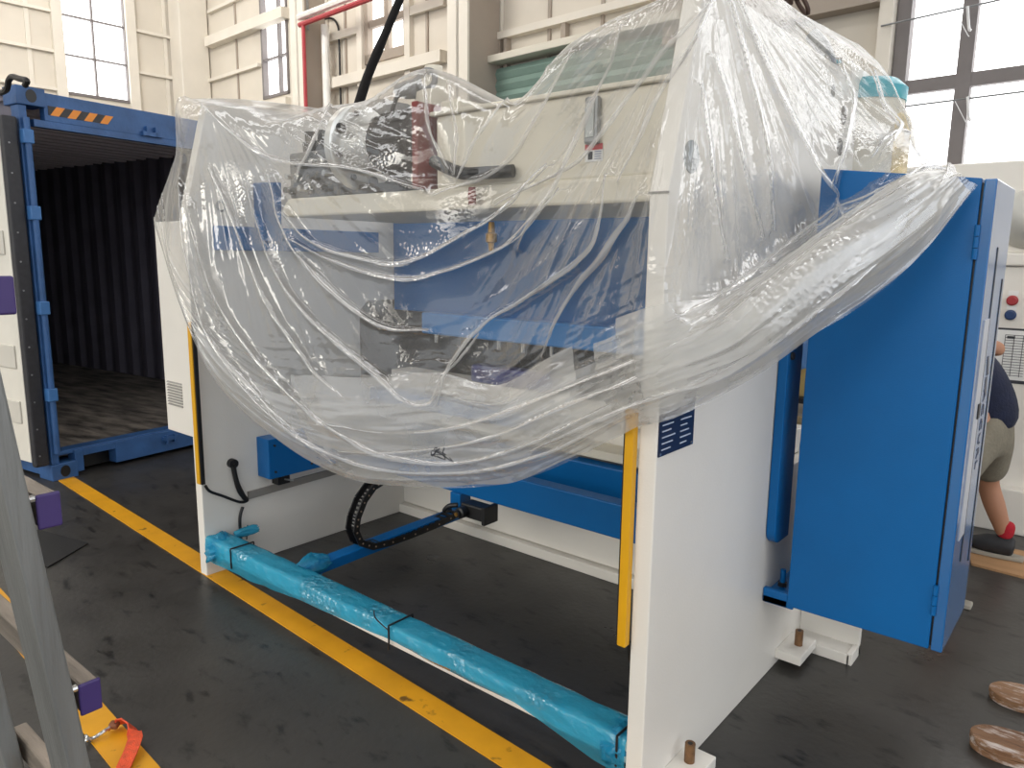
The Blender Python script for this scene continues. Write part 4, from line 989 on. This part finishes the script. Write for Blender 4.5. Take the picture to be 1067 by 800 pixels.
# worn round-ended boards
def disc_board(c, ang, l, w, t, label):
    n = 22; poly = []
    for k in range(n + 1):
        th = math.pi / 2 + math.pi * k / n; poly.append((w * math.cos(th) * 1.25, w * math.sin(th)))
    poly += [(l, -w * 1.02), (l, w * 1.02)]
    poly = [(x + .006 * noise.noise(Vector((x * 20, y * 20, c.x * 9))), y + .006 * noise.noise(Vector((x * 22, y * 20, 4 + c.x)))) for x, y in poly]
    ca_, sa_ = math.cos(ang), math.sin(ang)
    r = root('wooden_board', label, 'board', c, 'worn round-ended boards')
    MB().prism([(c.x + ca_ * x - sa_ * y, c.y + sa_ * x + ca_ * y, t * .5) for x, y in poly], (0, 0, t * .5)).build('top_layer', dwood, r, bevel=.004)
    MB().prism([(c.x + ca_ * x * .97 - sa_ * y * .97, c.y + sa_ * x * .97 + ca_ * y * .97, 0) for x, y in poly], (0, 0, t * .47)).build('bottom_layer', dwood, r, bevel=.004)
    q = c + Vector((ca_ * .12 - sa_ * .0, sa_ * .12, 0)); MB().prism([(q.x + .012 * math.cos(k * .6), q.y + .02 * math.sin(k * .6), t) for k in range(10)], (0, 0, .0006)).build('knot_hole', black, r)
    return r
q = onz(1045, 775, .03); disc_board(Vector((q.x, q.y, 0)), R_(10), .5, .075, .05, 'worn round-ended wooden board on the floor, the one nearer the camera')
q = onz(1062, 724, .03); disc_board(Vector((q.x, q.y, 0)), R_(14), .5, .075, .04, 'worn round-ended wooden board on the floor, the one farther behind')
# plywood under the worker
tag(MB().prism([onz(1012, 589), onz(1090, 609), onz(1110, 585), onz(1005, 563)], (0, 0, .012)).build('plywood_sheet', wood), 'pale plywood sheet on the floor under the worker', 'plywood')
# things glimpsed between the blue rail and the cabinet
q = ony(834, 470, 4.3); RK = root('storage_rack', 'dark steel rack behind the blue cabinet', 'rack', (q.x - .1, 4.3, 0))
for x in (q.x - .5, q.x + .12):
    for y in (4.2, 4.5): MB().box(x - .02, x + .02, y - .02, y + .02, 0, 1.5).build('post', dark, RK)
for z in (q.z - .03, q.z + .33, 1.46): MB().box(q.x - .5, q.x + .12, 4.19, 4.51, z - .03, z).build('shelf', dark, RK)
for k, (dz, nm) in enumerate(((.0, 'lower'), (.36, 'upper'))):
    tag(MB().box(q.x - .35, q.x + .07, 4.24, 4.46, q.z - .029 + dz, q.z + .14 + dz).box(q.x - .36, q.x + .08, 4.23, 4.47, q.z + .14 + dz, q.z + .17 + dz).build('storage_box', mat('yellow_card', 'c9b070', .6, var=.1), bevel=.006), 'pale yellow box on the %s shelf of the dark rack' % nm, 'box', 'boxes on the rack')

# ================================================================== WHITE CONTROL CABINET
YK = 5.28; CK = root('control_cabinet', 'tall white control cabinet with push buttons behind the worker', 'cabinet', (-.2, 5.6, 0))
kz = lambda px, py: ony(px, py, YK)
xk0 = -1.35; zk = 2.2; xk1 = .9
MB().box(xk0, xk1, YK, YK + .7, 0.02, 1.585).build('body', white, CK, bevel=.01)
MB().box(xk0, xk1, YK - .03, YK + .7, 1.585, 1.66).build('body_ledge', white, CK, bevel=.01)
MB().box(xk0, xk1, YK + .12, YK + .7, 1.66, zk).build('upper_body', white, CK, bevel=.01)
zq = kz(1050, 500).z; MB().box(-.62, xk1, YK - .10, YK, .0, .27).build('plinth', white, CK, bevel=.008)
MB().lathe((-.52, YK + .13, 1.86), (0, -1, 0), [(0, .17), (.03, .17), (.1, .14), (.16, .08), (.18, .02)], 32).build('round_cover', mat('pale_grey_paint', 'bdbdb8', .4), CK, smooth=True)
for py, m_ in ((313, red), (328, mat('blue_button', '24406e', .4))):
    q = kz(1055 if py == 313 else 1053, py); bt = MB().lathe((q.x, YK, q.z), (0, -1, 0), [(0, .03), (.012, .03), (.014, .022), (.035, .022)], 20).build('push_button', m_, CK, smooth=True)
    MB().box(q.x - .025, q.x + .025, YK - .004, YK, q.z + .03, q.z + .055).build('button_label', paper, bt)
a, b = kz(1038, 343), kz(1067, 397)
sh = tag(MB().box(a.x, b.x + .01, YK - .004, YK - .001, b.z, a.z).build('document_sheet', paper), 'printed paper sheet in a dark frame on the white control cabinet', 'document')
MB().box(a.x - .02, b.x + .03, YK - .003, YK - .0005, b.z - .02, b.z).box(a.x - .02, b.x + .03, YK - .003, YK - .0005, a.z, a.z + .012).box(b.x + .01, b.x + .03, YK - .003, YK - .0005, b.z, a.z).build('sheet_frame', ink, sh).location = -Vector(sh.location)
pt = MB(); 
for k in range(16):
    z = a.z - .03 - k * .016; pt.box(a.x + .05, b.x - .01, YK - .0055, YK - .004, z, z + .003)
for k in range(3): pt.box(a.x + .05 + k * .045, a.x + .053 + k * .045, YK - .0055, YK - .004, b.z + .02, a.z - .03)
pt.box(a.x + .06, a.x + .1, YK - .0055, YK - .004, a.z - .05, a.z - .035)
pt.build('table_print', ink, sh).location = -Vector(sh.location)

# ================================================================== WORKER
def skin_mesh(name, V, E, Rr, m, parent, sub=2, rootv=0):
    me = bpy.data.meshes.new(name); me.from_pydata([tuple(v) for v in V], E, []); o = bpy.data.objects.new(name, me); C.objects.link(o)
    o.parent = parent
    if parent.type == 'EMPTY': o.location = -Vector(parent.location)
    s = o.modifiers.new('skin', 'SKIN'); 
    if not me.skin_vertices: 
        bpy.context.view_layer.objects.active = o
        me.skin_vertices and None
    for i, r in enumerate(Rr):
        sv = me.skin_vertices[0].data[i]; sv.radius = r if isinstance(r, tuple) else (r, r); sv.use_root = i == rootv
    ss = o.modifiers.new('sub', 'SUBSURF'); ss.levels = sub; ss.render_levels = sub
    s.use_smooth_shade = True; me.materials.append(m); return o
ank = ony(1049, 548, 4.68); kne = ony(1027, 508, 4.62); hip = ony(1040, 452, 4.52); YP = 4.68
PW = root('person', 'worker in navy shirt, khaki shorts and red socks leaning forward beside the cabinet', 'person', (-.45, 4.4, 0))
hipR = Vector((hip.x - .02, 4.52, .72)); hipL = Vector((hip.x - .06, 4.27, .74)); pel = (hipR + hipL) / 2 + Vector((0, 0, .06))
kneeR = Vector((kne.x, 4.66, .42)); ankR = Vector((ank.x, 4.69, .126)); 
ankL = Vector((-.50, 3.90, .106)); kneeL = Vector((-.60, 4.02, .46))
chest = pel + Vector((-.20, -.02, .36)); neck = chest + Vector((-.13, 0, .16)); head = neck + Vector((-.12, 0, .13))
shR = chest + Vector((-.05, .19, .06)); shL = chest + Vector((-.05, -.19, .06))
elR = ony(1046, 364, 4.78); haR = elR + Vector((-.24, -.02, -.03)); elL = shL + Vector((-.08, -.1, -.26)); haL = elL + Vector((-.22, .05, .03))
bodyV = [pel, (pel + chest) / 2, chest, neck, neck.lerp(head, .5), head, hipR, hipR.lerp(kneeR, .5), kneeR, kneeR.lerp(ankR, .35), ankR, hipL, hipL.lerp(kneeL, .5), kneeL, kneeL.lerp(ankL, .35), ankL,
         shR, shR.lerp(elR, .5), elR, haR, shL, shL.lerp(elL, .5), elL, haL]
bodyE = [(0, 1), (1, 2), (2, 3), (3, 4), (4, 5), (0, 6), (6, 7), (7, 8), (8, 9), (9, 10), (0, 11), (11, 12), (12, 13), (13, 14), (14, 15), (2, 16), (16, 17), (17, 18), (18, 19), (2, 20), (20, 21), (21, 22), (22, 23)]
bodyR = [.14, .13, .14, .07, .055, .09, .09, .075, .055, .058, .036, .09, .075, .055, .058, .036, .06, .048, .04, .028, .06, .048, .04, .028]
body_o = skin_mesh('body', bodyV, bodyE, bodyR, skin, PW)
hd_o = MB()
def ball(c, rx, ry, rz, n=20, m=14):
    vs = []; fs = []
    for i in range(m + 1):
        for k in range(n):
            th, ph = math.pi * i / m, 2 * math.pi * k / n; vs.append(Vector(c) + Vector((rx * math.sin(th) * math.cos(ph), ry * math.sin(th) * math.sin(ph), rz * math.cos(th))))
    for i in range(m):
        for k in range(n): fs.append((i * n + k, i * n + (k + 1) % n, (i + 1) * n + (k + 1) % n, (i + 1) * n + k))
    return vs, fs
hc_ = head + Vector((-.03, 0, .02))
hd_o.add(*ball(hc_, .10, .075, .115)); hd_o.add(*ball(hc_ + Vector((-.105, 0, -.015)), .022, .014, .022)); hd_o.add(*ball(hc_ + Vector((.01, .077, -.01)), .02, .01, .03)); hd_o.add(*ball(hc_ + Vector((.01, -.077, -.01)), .02, .01, .03)); hd_o.add(*ball(hc_ + Vector((-.06, 0, -.085)), .04, .04, .04))
hd_o.build('head', skin, PW, smooth=True)
fm_ = MB()
for sy in (-1, 1): fm_.add(*ball(hc_ + Vector((-.092, sy * .032, .012)), .009, .012, .008, 10, 8))
fm_.build('eye', ink, PW, smooth=True)
MB().add(*ball(hc_ + Vector((-.088, 0, -.06)), .01, .024, .006, 10, 8)).build('mouth', mat('lip', '8c4a44', .5), PW, smooth=True)
MB().add(*ball(hc_ + Vector((.02, 0, .03)), .10, .082, .105)).build('hair', hairm, PW, smooth=True)
for hb_, el_, nm in ((haR, elR, 1), (haL, elL, -1)):
    d = (hb_ - el_).normalized(); up = Vector((0, 0, 1)); sd = d.cross(up).normalized(); V_ = [hb_ - d * .02, hb_ + d * .04, hb_ + d * .085]; E_ = [(0, 1), (1, 2)]; R2 = [(.026, .02), (.038, .016), (.036, .014)]
    for k in range(4):
        b0 = len(V_); o_ = sd * (-.03 + k * .02); ln = (.06, .072, .068, .052)[k]
        V_ += [hb_ + d * .085 + o_, hb_ + d * (.085 + ln * .5) + o_ - up * .008, hb_ + d * (.085 + ln) + o_ * 1.05 - up * .025]; E_ += [(2, b0), (b0, b0 + 1), (b0 + 1, b0 + 2)]; R2 += [.010, .009, .0075]
    b0 = len(V_); V_ += [hb_ + d * .02 - sd * .035 * nm, hb_ + d * .055 - sd * .06 * nm, hb_ + d * .085 - sd * .06 * nm]; E_ += [(1, b0), (b0, b0 + 1), (b0 + 1, b0 + 2)]; R2 += [.013, .011, .009]
    skin_mesh('hand', V_, E_, R2, skin, PW, 2)
off = .012
skin_mesh('shirt', [pel + Vector((-.02, 0, -.07)), pel + Vector((-.04, 0, .10)), (pel + chest) / 2 + Vector((.01, 0, .03)), chest, neck.lerp(chest, .35), shR, shR.lerp(elR, .55), shL, shL.lerp(elL, .55)],
          [(0, 1), (1, 2), (2, 3), (3, 4), (3, 5), (5, 6), (3, 7), (7, 8)], [(.15, .19), (.15, .185), (.155, .18), (.155, .17), .085, .082, .075, .082, .075], shirt, PW)
skin_mesh('shorts', [pel + Vector((0, 0, -.02)), hipR + Vector((.0, 0, -.03)), hipR.lerp(kneeR, .5), hipR.lerp(kneeR, .92), hipL + Vector((0, 0, -.03)), hipL.lerp(kneeL, .5), hipL.lerp(kneeL, .92), pel + Vector((-.02, 0, .06)), pel + Vector((-.04, 0, .13))], [(0, 1), (1, 2), (2, 3), (0, 4), (4, 5), (5, 6), (0, 7), (7, 8)], [.12, .11, .1, .09, .11, .1, .09, .12, .11], shorts, PW, 3)
for an, fy in ((ankR, 0), (ankL, 0)):
    skin_mesh('sock', [an + Vector((0, 0, .10)), an + Vector((0, 0, .04)), an + Vector((-.01, 0, -.01))], [(0, 1), (1, 2)], [.046, .044, .042], sock, PW, 2)
    sv = skin_mesh('shoe', [an + Vector((.05, 0, -.045)), an + Vector((-.03, 0, -.04)), an + Vector((-.11, 0, -.055)), an + Vector((-.18, 0, -.06))], [(0, 1), (1, 2), (2, 3)], [(.05, .05), (.054, .062), (.05, .046), (.038, .032)], shoe, PW, 2, 1)
    z0_ = .0126 if an is ankR else 0.0
    s_ = MB().prism([(an.x + .095, an.y - .03, z0_), (an.x + .095, an.y + .03, z0_), (an.x - .05, an.y + .046, z0_), (an.x - .17, an.y + .044, z0_), (an.x - .215, an.y + .02, z0_), (an.x - .215, an.y - .02, z0_), (an.x - .17, an.y - .044, z0_), (an.x - .05, an.y - .046, z0_)], (0, 0, .024)).build('sole', solem, PW, bevel=.006)

# ================================================================== LIGHT AND CAMERA
w = bpy.data.worlds.new('daylight'); bpy.context.scene.world = w; w.use_nodes = True
bg = w.node_tree.nodes['Background']; bg.inputs[0].default_value = (.93, .96, 1.0, 1); bg.inputs[1].default_value = 1.
wt = w.node_tree; wtc = wt.nodes.new('ShaderNodeTexCoord'); wd = wt.nodes.new('ShaderNodeVectorMath'); wd.operation = 'DOT_PRODUCT'; wd.inputs[1].default_value = (.93, .05, .3)
wt.links.new(wtc.outputs['Generated'], wd.inputs[0]); wr_ = wt.nodes.new('ShaderNodeMapRange')
for k_, v_ in enumerate((-.1, .9, .55, 1.6)): wr_.inputs[k_ + 1].default_value = v_
wt.links.new(wd.outputs['Value'], wr_.inputs[0]); wt.links.new(wr_.outputs[0], bg.inputs[1])
def sun(name, d, e, ang, col=(1, 1, 1)):
    l = bpy.data.lights.new(name, 'SUN'); l.energy = e; l.angle = R_(ang); l.color = col
    o = bpy.data.objects.new(name, l); C.objects.link(o); o.rotation_euler = Vector(d).to_track_quat('-Z', 'Y').to_euler()
sun('front_daylight', (.16, .85, -.52), 2.05, 50, (1, .95, .85))
def wall_fill(loc, aim, e, size):  # added area light to brighten the far walls, no lamp seen there
    l = bpy.data.lights.new('wall_fill_light', 'AREA'); l.energy = e; l.size = size; l.color = (1, .96, .9)
    o = bpy.data.objects.new('wall_fill_light', l); C.objects.link(o); o.location = room(loc); o.rotation_euler = (room(aim) - room(loc)).to_track_quat('-Z', 'Y').to_euler()
wall_fill((-12.5, 1.0, 8.6), (-18, 4, 5), 330, 3.)
wall_fill((-10, 2.5, 8.6), (-13, 8.5, 5), 350, 3.)
cam = bpy.data.cameras.new('camera'); cam.sensor_width = 36; cam.lens = F_PX / 1067 * 36; cam.clip_end = 200; cam.clip_start = .05
co = bpy.data.objects.new('camera', cam); C.objects.link(co)
r_, u_, b_ = MA @ RC[0], -(MA @ RC[1]), -(MA @ RC[2])
co.matrix_world = Matrix(((r_[0], u_[0], b_[0], 0), (r_[1], u_[1], b_[1], 0), (r_[2], u_[2], b_[2], H), (0, 0, 0, 1)))
S = bpy.context.scene; S.camera = co
S.view_settings.view_transform = 'Standard'; S.view_settings.look = 'None'; S.view_settings.gamma = 1; S.view_settings.exposure = 0.14; S.view_settings.use_curve_mapping = False
S.cycles.transparent_max_bounces = 32; S.cycles.max_bounces = 10
